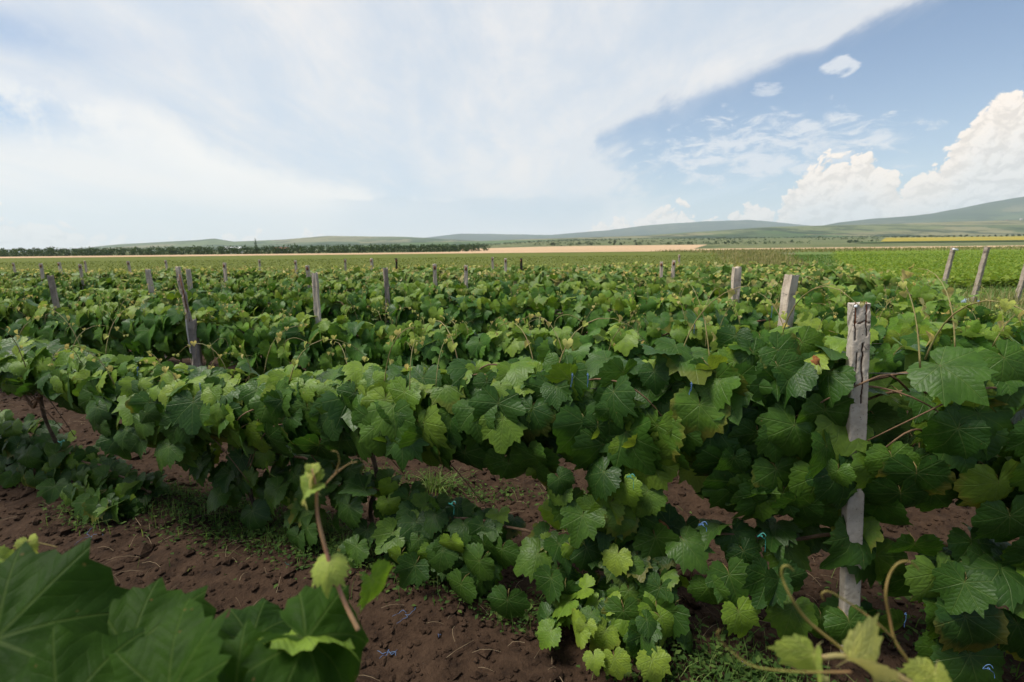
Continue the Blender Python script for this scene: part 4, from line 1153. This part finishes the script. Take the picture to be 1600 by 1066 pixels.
# ------------------------------------------------------------------ soil clods, litter, weeds
def scatter_ground():
    g = np.random.default_rng(12)
    # clods
    ico = [(0, 0, 1), (.894, 0, .447), (.276, .851, .447), (-.724, .526, .447), (-.724, -.526, .447), (.276, -.851, .447), (.724, .526, -.447), (-.276, .851, -.447), (-.894, 0, -.447), (-.276, -.851, -.447), (.724, -.526, -.447), (0, 0, -1)]
    it = [(0, 1, 2), (0, 2, 3), (0, 3, 4), (0, 4, 5), (0, 5, 1), (1, 6, 2), (2, 7, 3), (3, 8, 4), (4, 9, 5), (5, 10, 1), (2, 6, 7), (3, 7, 8), (4, 8, 9), (5, 9, 10), (1, 10, 6), (11, 7, 6), (11, 8, 7), (11, 9, 8), (11, 10, 9), (11, 6, 10)]
    ico = np.array(ico); it = np.array(it)
    N = 16000
    Y = .9 + 5.2 * g.random(N) ** 1.3; X = (g.random(N) * 2 - 1) * (Y * 1.1 + .6)
    s = np.clip(np.exp(g.normal(-4.65, .55, N)), .004, .042)
    Z = micro(X, Y) + s * .15
    V = ico[None] * (1 + g.normal(0, .22, (N, 12, 1))) * (s[:, None, None] * np.stack([g.uniform(.8, 1.4, N), g.uniform(.8, 1.4, N), g.uniform(.5, .9, N)], -1)[:, None, :]) + np.stack([X, Y, Z], -1)[:, None, :]
    T = it[None] + (np.arange(N) * 12)[:, None, None]
    obj('soil_clods', fast_mesh('soil_clods', V.reshape(-1, 3), T.reshape(-1, 3), [M_soil], smooth=False), kind='stuff', label='loose dark brown clods of worked soil between rows')
    # straw, dead tendrils and prunings
    N = 1200; Vs, Fs = [], []; off = 0
    Y = .95 + 4.5 * g.random(N) ** 1.2; X = (g.random(N) * 2 - 1) * (Y * 1.05 + .4)
    keep = vnoise(X * 1.3, Y * 1.3, 91) + .25 * g.random(N) > .50
    X, Y = X[keep], Y[keep]; Z = micro(X, Y)
    for x, y, z in zip(X, Y, Z):
        L = g.uniform(.03, .16); a = g.uniform(0, 6.28); b = g.normal(0, .25)
        d = Vector((math.cos(a), math.sin(a), 0)); e = Vector((-d.y, d.x, 0))
        P = [Vector((x, y, z + .008)) + d * (L * t) + e * (b * L * t * t) + UP * (.012 * math.sin(t * 3) + g.uniform(0, .006)) for t in (0, .35, .7, 1)]
        v, f = tube(P, g.uniform(.0005, .0015), 4, False)
        Vs += [tuple(q) for q in v]; Fs += [tuple(i + off for i in q) for q in f]; off += len(v)
    obj('straw_litter', make_mesh('straw_litter', Vs, Fs, [M_straw]), kind='stuff', label='dry straw stalks and prunings littering the soil')
scatter_ground()

def weed_mat(name, c1, c2, c3):
    m, T, out = mat(name)
    a = T.new('ShaderNodeAttribute', attribute_type='GEOMETRY', attribute_name='rnd')
    c = T.ramp(a.outputs['Fac'], [(0, c1), (.6, c2), (1, c3)])
    p = principled(T, None, c, .75, .08)
    tl = T.new('ShaderNodeBsdfTranslucent'); T.put(tl.inputs[0], T.v('MULTIPLY', c, (2, 2, 1.2)))
    mx = T.new('ShaderNodeMixShader'); mx.inputs[0].default_value = .3
    T.l.new(p.outputs[0], mx.inputs[1]); T.l.new(tl.outputs[0], mx.inputs[2]); T.l.new(mx.outputs[0], out.inputs[0])
    return m
M_weed = weed_mat('weed', (.028, .058, .014), (.048, .090, .020), (.085, .13, .030))
M_grass = weed_mat('grass', (.055, .110, .022), (.090, .160, .035), (.17, .21, .07))
M_field_grass = weed_mat('field_grass', (.076, .100, .021), (.094, .115, .025), (.116, .130, .035))
M_crop_leaf = weed_mat('crop_leaf', (.095, .160, .022), (.145, .205, .032), (.20, .24, .05))
M_tall_grass = weed_mat('tall_dry_grass', (.12, .14, .045), (.20, .19, .08), (.30, .25, .13))

def blades(g, X, Y, Z, h, w, lean=.5, rnd=None):
    """curved grass blades: 5 verts, 3 tris each"""
    N = len(X); a = g.uniform(0, 6.283, N); l = np.abs(g.normal(0, lean, N))
    dx, dy = np.cos(a), np.sin(a); sx, sy = -dy, dx
    P = np.zeros((N, 5, 3))
    for i, (t, ww) in enumerate(((0, 1), (0, -1), (.55, .8), (.55, -.8), (1, 0))):
        P[:, i, 0] = X + dx * h * l * t * t + sx * w * ww * .5
        P[:, i, 1] = Y + dy * h * l * t * t + sy * w * ww * .5
        P[:, i, 2] = Z + h * t * (1 - .35 * l * t)
    T = np.array([(0, 1, 3), (0, 3, 2), (2, 3, 4)])[None] + (np.arange(N) * 5)[:, None, None]
    r = g.random(N) if rnd is None else rnd
    return P.reshape(-1, 3), T.reshape(-1, 3), np.repeat(r, 5)
def small_leaves(g, X, Y, Z, s, up=.8):
    N = len(X); base = np.array([(0, 0, 0), (.32, .45, .06), (0, 1, -.05), (-.32, .45, .06)])
    a = g.uniform(0, 6.283, N); tl = g.uniform(-.2, .9, N)
    ca, sa = np.cos(a), np.sin(a); P = np.zeros((N, 4, 3))
    for i, (bx, by, bz) in enumerate(base):
        yy = by * np.cos(tl) - bz * np.sin(tl); zz = by * np.sin(tl) + bz
        P[:, i, 0] = X + (bx * ca - yy * sa) * s; P[:, i, 1] = Y + (bx * sa + yy * ca) * s; P[:, i, 2] = Z + zz * s
    T = np.array([(0, 1, 2), (0, 2, 3)])[None] + (np.arange(N) * 4)[:, None, None]
    return P.reshape(-1, 3), T.reshape(-1, 3), np.repeat(g.random(N), 4)

def weeds():
    g = np.random.default_rng(31)
    spots = [(-1.75, 2.80, .45, .20, 900), (-1.25, 2.62, .40, .16, 800), (-.85, 2.42, .35, .14, 700), (-2.1, 3.0, .25, .15, 350), (-.35, 2.20, .25, .10, 350), (.05, 1.98, .22, .08, 250),
             (.85, 1.62, .24, .14, 800), (1.05, 1.50, .25, .10, 500), (.55, 1.62, .2, .1, 250), (1.95, 1.75, .5, .2, 500), (-.35, 3.2, .35, .12, 350), (-1.1, 3.5, .4, .12, 350), (.5, 3.0, .3, .1, 300), (-2.6, 2.85, .25, .08, 200), (-3.6, 3.6, .5, .15, 300)]
    Xs, Ys = [], []
    for x, y, rx, ry, n in spots:
        n = int(n * 1.25); a = g.normal(0, .6, n); b = g.normal(0, .7, n)
        Xs.append(x + a * rx - b * 0); Ys.append(y - RS * a * rx * .9 + b * ry)
    X = np.concatenate(Xs); Y = np.concatenate(Ys)
    P, T, r = small_leaves(g, X, Y, micro(X, Y) + g.uniform(.0, .05, len(X)), g.uniform(.012, .034, len(X)))
    obj('weeds', fast_mesh('weeds', P, T, [M_weed], attr={'rnd': r}), kind='stuff', label='low broad-leaved weeds creeping under the front row')
    X = np.concatenate([v[::5] for v in Xs]); Y = np.concatenate([v[::5] for v in Ys])
    X = X + g.normal(0, .03, len(X)); Y = Y + g.normal(0, .03, len(Y))
    P, T, r = blades(g, X, Y, micro(X, Y), g.uniform(.04, .13, len(X)), g.uniform(.002, .005, len(X)), .7)
    obj('grass', fast_mesh('grass', P, T, [M_grass], attr={'rnd': r}), kind='stuff', label='thin grass blades among the weeds')
    # tufts that stand out
    for x, y, n, hh, lab in ((-.52, 3.22, 90, .20, 'bright grass tuft on the soil behind the dipping canopy'), (-1.55, 2.92, 60, .13, 'small grass tuft among the weeds by the low arm'), (.44, 2.55, 60, .20, 'grass tuft under the canopy beside the teal twine'), (-1.25, 2.55, 40, .11, 'short grass tuft at the edge of the weed patch')):
        X = np.clip(g.normal(0, .045, n), -.12, .12); Y = g.normal(0, .03, n)
        P, T, r = blades(g, X, Y, np.zeros(n), g.uniform(.5, 1, n) * hh, g.uniform(.004, .008, n), .9, g.uniform(.4, 1, n))
        obj('grass_tuft', fast_mesh('grass_tuft', P, T, [M_grass], attr={'rnd': r}), None, (x, y, float(micro(x, y)) - .005), lab, 'grass', 'grass tufts on the soil')
weeds()

def field_cover():
    g = np.random.default_rng(41)
    N = 60000
    Y = 14.8 + 75 * g.random(N) ** 2.0; X = (g.random(N) * 2 - 1) * (Y * 1.15 + 4)
    k = X < 7.6 + (Y - 14) * .42; X, Y = X[k], Y[k]
    P, T, r = blades(g, X, Y, land(X, Y), g.uniform(.05, .14, len(X)) , .02 + .0016 * Y, .8, np.clip(g.normal(.5, .16, len(X)), 0, 1))
    obj('meadow_grass', fast_mesh('meadow_grass', P, T, [M_field_grass], attr={'rnd': r}), kind='stuff', label='olive green meadow grass beyond the vineyard')
    N = 46000
    Y = 18 + 85 * g.random(N) ** 1.7; X = 12 + (Y - 18) * .6 + g.random(N) * (Y * .8)
    k = X > 12.4 + (Y - 20) * .62; X, Y = X[k], Y[k]
    rowd = np.round((Y + .25 * X) / .9) * .9 - .25 * X; Y = rowd + g.normal(0, .14, len(X))
    P, T, r = small_leaves(g, X, Y, land(X, Y) + g.uniform(.02, .34, len(X)), g.uniform(.12, .26, len(X)))
    obj('crop_leaves', fast_mesh('crop_leaves', P, T, [M_crop_leaf], attr={'rnd': r}), kind='stuff', label='bright green leafy crop in the field beyond the verge')
    N = 42000
    Y = 5 + 75 * g.random(N) ** 2.0; X = 1.9 + .50 * Y + g.random(N) ** 1.1 * (5 + .45 * Y)
    P, T, r = blades(g, X, Y, land(X, Y), g.uniform(.06, .22, len(X)), .008 + .0016 * Y, .8)
    obj('verge_grass', fast_mesh('verge_grass', P, T, [M_grass], attr={'rnd': r}), kind='stuff', label='green grass on the verge beside the vineyard')
    N = 9000
    t = g.random(N); Y = 17 + 110 * t ** 2; X = 8.6 + (Y - 14) * .43 + g.normal(0, .5 + .02 * Y, N)
    P, T, r = blades(g, X, Y, land(X, Y), g.uniform(.3, .8, N), .02 + .0016 * Y, .5)
    N2 = 5000; Y2 = 105 + 45 * g.random(N2); X2 = 40 + g.random(N2) * 140
    P2, T2, r2 = blades(g, X2, Y2, land(X2, Y2), g.uniform(.4, .9, N2), .25 + 0 * Y2, .5)
    N3 = 700; X3 = g.uniform(9.5, 13.5, N3); Y3 = g.uniform(10.5, 15, N3)
    P3, T3, r3 = blades(g, X3, Y3, land(X3, Y3), g.uniform(.2, .7, N3), .02 + 0 * Y3, .6)
    P = np.vstack([P, P2, P3]); T = np.vstack([T, T2 + len(r), T3 + len(r) + len(r2)]); r = np.concatenate([r, r2, r3])
    obj('tall_dry_grass', fast_mesh('tall_dry_grass', P, T, [M_tall_grass], attr={'rnd': r}), kind='stuff', label='tall drying grass along the field border')
field_cover()

# pale young vines at the verge end of the rear rows
def young_vines():
    g = np.random.default_rng(61)
    m = leaf_mat('young_vine_leaf', [(0, (.085, .165, .028)), (.5, (.125, .215, .038)), (1, (.19, .26, .06))], (.15, .20, .08), joined=True, transl=.35)
    for i, (x, y) in enumerate([(6.6, 9.1), (7.1, 9.0), (7.0, 10.1), (7.6, 9.9), (8.1, 10.5), (7.8, 11.3), (8.5, 11.1), (9.0, 11.9)]):
        r = bpy.data.objects.new('young_grapevine', None); r.empty_display_size = .1; col.objects.link(r); r.location = (x, y, 0)
        r['label'] = 'pale green young grapevine, %s of those beside the verge' % ORD[i]; r['category'] = 'grapevine'; r['group'] = 'pale young grapevines at the verge'
        v, f = tube(bez([(0, 0, -.03), (.03, 0, .3), (0, .02, .6)], 3), .014, 5); obj('trunk', make_mesh('trunk', v, f, [M_bark]), r)
        it = []
        for j in range(150):
            p = Vector((g.normal(0, .34), g.normal(0, .22), g.uniform(.25, .85)))
            it.append(basis(p, Vector(g.normal(0, .5, 3)) + UP * .8 + FRONT * .4, Vector(g.normal(0, .6, 3)) - UP * .5, g.uniform(.07, .12)))
        V, t, uv, rn = joined_leaves(g, it, FAR_GEO)
        obj('foliage', fast_mesh('foliage', V, t, [m], uv=uv, attr={'rnd': rn}), r, kind='stuff')
young_vines()

# ------------------------------------------------------------------ twine, bottle, dry leaves
def twine():
    g = np.random.default_rng(81)
    def scrap(px, py, n, L, m, label, z=.012):
        r_ = ray(px, py); t = (z - CAM_H) / r_.z; p = Vector((0, 0, CAM_H)) + r_ * t
        p.z = float(micro(p.x, p.y)) + .01
        parts = []
        for i in range(n):
            a = g.uniform(0, 6.28); q = [Vector((0, 0, 0)) + Vector(g.normal(0, L * .12, 3)) * .5]
            for j in range(4):
                a += g.normal(0, .8); q.append(q[-1] + Vector((math.cos(a), math.sin(a), 0)) * L / 4); q[-1].z = abs(g.normal(0, .012)) + .004
            parts.append(tube(bez([v_ * .6 for v_ in q], 5), .0009, 4))
        V, F = merge(parts)
        obj('twine_scrap', make_mesh('twine_scrap', V, F, [m]), None, p, label, 'twine', 'scraps of plastic twine on the soil')
    scrap(143, 838, 4, .18, M_blue, 'blue twine scrap lying left of the weed patch')
    scrap(500, 812, 4, .10, M_blue, 'blue twine bundle on soil under the low arm')
    scrap(634, 965, 3, .12, M_blue, 'upright blue twine scrap right of the big foreground leaf')
    scrap(606, 1003, 4, .10, M_blue, 'faded blue twine tangle right of the big foreground leaf')
    scrap(688, 992, 1, .05, M_blue, 'tiny blue twine end on bare soil')
    scrap(1040, 940, 3, .12, M_blue, 'blue twine beside the pale leafy mound')
    scrap(1404, 905, 4, .12, M_blue, 'bluish twine tangle right of the cracked post')
    scrap(1150, 1040, 2, .08, M_blue, 'blue twine scrap below the low leaves near the bottom edge')
    scrap(455, 895, 1, .05, M_teal, 'teal twine end at the edge of the weed patch')
    scrap(850, 905, 2, .08, M_blue, 'blue twine between mound and low arm')
    def tie(px, py, Y, L, m, label, loop=False, lean=0):
        p = at(px, py, Y)
        if loop:
            q = [Vector((.020 * math.cos(a), .016 * math.sin(a), .010 * math.sin(2 * a))) for a in np.linspace(0, 5.4, 9)] + [Vector((.012, -.02, -L * .6))]
        else: q = [Vector((0, 0, .01)), Vector((lean * .3, -.006, -L * .35)), Vector((lean * .7, .0, -L * .7)), Vector((lean, -.004, -L))]
        parts = [tube(bez(q, 5), .0012, 5)]
        q2 = [v + Vector((.004, .003, -.004)) for v in q[:-1]]
        parts.append(tube(bez(q2, 5), .0010, 5))
        kn = [Vector((.004 * math.cos(a), .006 * math.sin(a), .004 * math.sin(a * 2))) for a in np.linspace(0, 6.28, 7)]
        parts.append(tube(kn, .0012, 5, False))
        V, F = merge(parts)
        V = [tuple(Vector(q_) * .72) for q_ in V]
        obj('twine_tie', make_mesh('twine_tie', V, F, [m]), None, p, label, 'twine', 'twine ties on the vines')
    tie(894, 586, 1.72, .06, M_blue, 'left one of two blue ties hanging over mid front-row leaves', lean=-.006)
    tie(918, 586, 1.70, .06, M_blue, 'right one of two blue ties hanging over mid front-row leaves', lean=.0)
    tie(1080, 600, 1.56, .05, M_blue, 'blue tie among dark front-row leaves left of the cracked post', lean=-.008)
    tie(215, 575, 2.6, .06, M_blue, 'dark blue tie on the left part of the front row', lean=-.01)
    tie(312, 600, 2.45, .05, M_blue, 'small blue tie on the front row below the broken post', lean=.004)
    tie(706, 787, 1.98, .10, M_teal, 'teal loop tied round the low arm left of mid-picture', True)
    tie(985, 745, 1.72, .10, M_teal, 'teal tie hanging above the pale leafy mound', True)
    tie(1098, 820, 1.62, .04, M_blue, 'blue knot on the low cane left of the cracked post', True)
    tie(1190, 838, 1.60, .12, M_teal, 'green tie dangling from the low cane near the cracked post', True)
    tie(95, 690, 2.75, .05, M_teal, 'teal tie on the low leaves at the left edge', True)
    tie(1206, 480, 3.0, .09, M_blue, 'blue tie in the second row beside the stout post', lean=0)
    tie(1085, 505, 3.1, .09, M_blue, 'blue tie in the second row left of the stout post', lean=0)
    tie(1415, 960, 1.62, .07, M_blue, 'blue tie hanging low right of the cracked post', lean=0)
    tie(1545, 1045, 1.4, .05, M_blue, 'blue tie in the bottom right corner leaves', True)
    def dry(px, py, Y, s, label):
        p = at(px, py, Y)
        me = leaf_set(1, [M_dry, M_cane], teeth=12, fold=1.2, droop=.8, curl=.5, wave=.3)[0]
        o = obj('dry_leaf', me, None, None, label, 'dry leaf', 'rust-coloured dry leaves')
        o.matrix_basis = basis(p, (g.normal(0, .3), -.5, .7), (g.normal(), -.3, -.4), s)
    dry(1030, 828, 1.95, .045, 'rusty dry leaf beside the low cane, farthest from the cracked post')
    dry(1165, 868, 1.90, .05, 'rusty dry leaf behind hanging leaves left of the cracked post')
    dry(1248, 890, 1.86, .035, 'bright orange dry leaf close to the cracked post')
    dry(1272, 562, 1.75, .02, 'small brown dry leaf in the canopy by the cracked post')
twine()

def bottle():
    p = at(1512, 466, 13.4); p.z = .06
    prof_ = [(-.22, .0), (-.22, .05), (-.17, .062), (.06, .062), (.12, .045), (.16, .022), (.21, .022), (.21, 0)]
    V, F = [], []; n = 12
    for x, r in prof_:
        for k in range(n): V.append((x, r * math.cos(2 * math.pi * k / n), r * math.sin(2 * math.pi * k / n)))
    for i in range(len(prof_) - 1):
        for k in range(n): F.append((i * n + k, i * n + (k + 1) % n, (i + 1) * n + (k + 1) % n, (i + 1) * n + k))
    m = simple_mat('bluish_plastic', (.35, .48, .60), (.48, .58, .68), 5, .3, .05, spec=.5)
    o = obj('plastic_bottle', make_mesh('plastic_bottle', V, F, [m]), None, p, 'pale blue plastic bottle lying on grass between leaning posts', 'bottle'); o.scale = (1.6, 1.6, 1.6); o.rotation_euler = (0, 0, .2)
    c, f = tube([(.20, 0, 0), (.245, 0, 0)], .026, 10); obj('cap', make_mesh('cap', c, f, [M_blue]), o)
bottle()

# trellis wires of the front rows
for k in (1, 2, 3):
    x0, x1 = (-4.8, 2.5) if k == 1 else (x_left(k), XR_(k))
    P = [Vector((x, row_y(k, x), z_top(k, x) - .13)) for x in np.linspace(x0, x1, 24)]
    v, f = tube(P, .0016, 4)
    obj('trellis_wire', make_mesh('trellis_wire', v, f, [M_wire]), None, None, 'thin steel wire carrying the %s row of vines' % ORD[k - 1], 'wire', 'trellis wires')

# ------------------------------------------------------------------ trees and houses in the distance
def tree_mesh(g, h, w, n, low=.30, cone=False):
    Vs = np.zeros((0, 3)); 
    cl = []
    for i in range(9 if not cone else 14):
        a = g.uniform(0, 6.28); r = w * .30 * math.sqrt(g.random()); z = h * g.uniform(low, .82)
        if cone: r *= .5; z = h * (.1 + .85 * i / 14)
        cl.append((r * math.cos(a), r * math.sin(a), z, w * g.uniform(.20, .32) * (1 if not cone else (1.2 - z / h)), h * g.uniform(.12, .2)))
    c = np.array(cl)[g.integers(len(cl), size=n)]
    d = g.normal(0, 1, (n, 3)); d /= np.linalg.norm(d, axis=1)[:, None]; d *= g.uniform(.6, 1.08, (n, 1))
    C = c[:, :3] + d * np.stack([c[:, 3], c[:, 3], c[:, 4]], -1)
    s = w * .085 * g.uniform(.6, 1.3, n)
    A = g.normal(0, 1, (n, 3)); A /= np.linalg.norm(A, axis=1)[:, None]
    B = np.cross(A, d); B /= np.maximum(np.linalg.norm(B, axis=1)[:, None], 1e-6)
    P = np.stack([C + A * s[:, None], C + B * s[:, None] * .8, C - A * s[:, None], C - B * s[:, None] * .8], 1)
    T = np.array([(0, 1, 2), (0, 2, 3)])[None] + (np.arange(n) * 4)[:, None, None]
    return P.reshape(-1, 3), T.reshape(-1, 3), np.repeat(g.random(n), 4)
M_tree = weed_mat('tree_leaf', (.018, .036, .014), (.032, .058, .020), (.060, .090, .030))
M_scrub = weed_mat('scrub_leaf', (.022, .042, .015), (.036, .060, .020), (.062, .086, .030))
def treeline():
    g = np.random.default_rng(91)
    Vs, Ts, Rs, off = [], [], [], 0
    for row in range(3):
        for x in np.arange(-330, -14 + row * 2, 1.2):
            X = x + g.normal(0, .5); Y = 216 + row * 9 + g.normal(0, 1.0) + x * .05
            if X < -Y * 1.25: continue
            h = g.uniform(3.2, 4.0) * (1.1 if row == 2 else 1) * (1.0 + .25 * float(fbm(X * .03, row, 2, 4)))
            P, T, r = tree_mesh(g, h, g.uniform(2.6, 3.6), 60, low=.06)
            Vs.append(P + np.array([X, Y, float(land(X, Y)) - .2])); Ts.append(T + off); Rs.append(r); off += len(P)
    obj('treeline', fast_mesh('treeline', np.vstack(Vs), np.vstack(Ts), [M_tree], attr={'rnd': np.concatenate(Rs)}), kind='stuff', label='dark green belt of low orchard trees beyond the meadow')
treeline()
def lone_trees():
    g = np.random.default_rng(95)
    kinds = []
    for i in range(5):
        P, T, r = tree_mesh(g, 4.5, 5.0, 170)
        cm = fast_mesh('crown', P, T, [M_tree], attr={'rnd': r})
        v, f = tube([(0, 0, -.3), (.05, 0, .8), (0, .05, 2.2)], [.18, .14, .08], 6)
        kinds.append((cm, make_mesh('trunk', v, f, [M_bark])))
    def tree(X, Y, s, label, group, kind=None):
        cm, tm = kinds[int(g.integers(5))] if kind is None else kind
        o = bpy.data.objects.new('tree', None); col.objects.link(o); o.location = (X, Y, max(float(terrain(X, Y)), float(land(X, Y))) - .3); o.scale = (s, s, s); o.rotation_euler = (0, 0, g.uniform(0, 6.28))
        o['label'] = label; o['category'] = 'tree'; o['group'] = group
        obj('crown', cm, o); obj('trunk', tm, o)
    Vs, Ts, Rs, off = [], [], [], 0
    for i in range(2600):
        Y = 440 + 700 * g.random() ** 1.3; px = g.uniform(690, 1480)
        X = (px - 800) / 800 * Y
        if X > .73 * Y - 14 and 460 < Y < 705 or X > .52 * Y + 55 and Y < 470: continue
        if float(fbm(X / 60, Y / 90, 3, 88)) < -.06: continue
        P, T, r = tree_mesh(g, g.uniform(1.6, 3.6), g.uniform(2.6, 5.0), 22, low=.1)
        Vs.append(P + np.array([X, Y, max(float(terrain(X, Y)), float(land(X, Y))) - .2])); Ts.append(T + off); Rs.append(r); off += len(P)
    obj('scrub', fast_mesh('scrub', np.vstack(Vs), np.vstack(Ts), [M_scrub], attr={'rnd': np.concatenate(Rs)}), kind='stuff', label='green scrub and low bushes covering the slope beyond the wheat')
    for i in range(45):
        Y = g.uniform(440, 900); px = g.uniform(700, 1420)
        if g.random() < .5: Y = g.uniform(440, 540)
        X = (px - 800) / 800 * Y
        tree(X, Y, g.uniform(.45, .95), 'small dark tree scattered over the scrubland beyond the wheat', 'trees scattered beyond the wheat field')
    for i in range(26):
        px = 1390 + i * 9; Y = g.uniform(705, 725); X = (px - 800) / 800 * Y
        tree(X, Y, g.uniform(.6, 1.1), 'tree in the thin row behind the yellow sunflower field', 'trees behind the sunflower field')
    P, T, r = tree_mesh(g, 7.5, 2.6, 200, cone=True)
    cm = fast_mesh('crown', P, T, [M_tree], attr={'rnd': r}); v, f = tube([(0, 0, -.3), (0, 0, 3)], [.15, .1], 6)
    Y = 245; X = (409 - 800) / 800 * Y
    tree(X, Y, .95, 'slim dark poplar standing above the orchard belt', 'poplar', (cm, make_mesh('trunk', v, f, [M_bark])))
lone_trees()

M_wall = simple_mat('house_wall', (.62, .58, .52), (.74, .71, .66), 1.0, .9, .1)
M_roof = simple_mat('house_roof', (.24, .095, .06), (.33, .14, .09), 1.5, .9, .2)
M_wroof = simple_mat('pale_roof', (.66, .68, .68), (.76, .77, .76), 1.0, .6, .1)
M_glass = simple_mat('window_glass', (.03, .035, .04), (.05, .055, .06), 2, .15, 0, spec=.6)
def house(X, Y, w, d, h, rh, rz, label, group, roof):
    o = bpy.data.objects.new('house', None); col.objects.link(o); o.location = (X, Y, max(float(terrain(X, Y)), float(land(X, Y))) - 1.2); o.rotation_euler = (0, 0, rz)
    o['label'] = label; o['category'] = 'house'; o['group'] = group
    h += 1.0
    V = [(-w / 2, -d / 2, 0), (w / 2, -d / 2, 0), (w / 2, d / 2, 0), (-w / 2, d / 2, 0), (-w / 2, -d / 2, h), (w / 2, -d / 2, h), (w / 2, d / 2, h), (-w / 2, d / 2, h), (-w / 2, 0, h + rh - .05), (w / 2, 0, h + rh - .05)]
    F = [(0, 1, 5, 4), (2, 3, 7, 6), (1, 2, 6, 9, 5), (3, 0, 4, 8, 7)]
    obj('wall', make_mesh('wall', V, F, [M_wall], smooth=False), o)
    e = .35; t = .18
    R = []
    for sgn in (-1, 1):
        a = [(-w / 2 - e, sgn * (d / 2 + e), h - .2), (w / 2 + e, sgn * (d / 2 + e), h - .2), (w / 2 + e, 0, h + rh), (-w / 2 - e, 0, h + rh)]
        b = [(x, y, z + t) for x, y, z in a]
        R.append((a + b, [(0, 1, 2, 3), (7, 6, 5, 4), (0, 4, 5, 1), (1, 5, 6, 2), (3, 2, 6, 7), (0, 3, 7, 4)]))
    V, F = merge(R); obj('roof', make_mesh('roof', V, F, [roof], smooth=False), o)
    for x in (-w * .28, w * .05, w * .33):
        v, f = box(x, -d / 2 - .02, h * .58, w * .12, .06, h * .28); obj('window', make_mesh('window', v, f, [M_glass], smooth=False), o)
    v, f = box(-w * .12, -d / 2 - .02, h * .42, w * .09, .06, h * .44); obj('door', make_mesh('door', v, f, [M_roof], smooth=False), o)
def houses():
    g = np.random.default_rng(99)
    Y = 262.; X = (373 - 800) / 800 * Y
    house(X, Y, 7.5, 5, 2.4, .9, .1, 'long low white building behind the orchard belt', 'farm buildings', M_wroof)
    for i, (px, Y) in enumerate([(442, 270.), (452, 275.)]):
        house((px - 800) / 800 * Y, Y, 4.0, 3.5, 1.8, 1.2, .3, ['red-roofed hut right of the poplar', 'second red-roofed hut right of the poplar'][i], 'farm buildings', M_roof)
    for i in range(34):
        px = g.choice([g.uniform(1430, 1600), g.uniform(1520, 1580)]); Y = g.uniform(2050, 2900); X = (px - 800) / 800 * Y
        house(X, Y, g.uniform(9, 16), g.uniform(8, 10), g.uniform(4, 8), 3, g.uniform(-.6, .6), 'tiny house of the village on the far hillside', 'village on the hillside', M_roof if i % 3 else M_wroof)
houses()

# ------------------------------------------------------------------ air
def haze():
    x, y0, y1, z0, z1 = 13000, -500, 10000, -12.0, 640.0
    V, F = box(0, (y0 + y1) / 2, (z0 + z1) / 2, 2 * x, y1 - y0, z1 - z0)
    m = bpy.data.materials.new('haze'); m.use_nodes = True; T = NT(m.node_tree); T.n.clear()
    out = T.new('ShaderNodeOutputMaterial'); vol = T.new('ShaderNodeVolumePrincipled')
    vol.inputs['Color'].default_value = (.80, .90, 1.0, 1); vol.inputs['Density'].default_value = 1.1e-4; vol.inputs['Anisotropy'].default_value = .1
    T.l.new(vol.outputs[0], out.inputs['Volume'])
    obj('haze', make_mesh('haze', V, F, [m], smooth=False), kind='stuff', label='pale summer haze over the whole valley')
if True: haze()
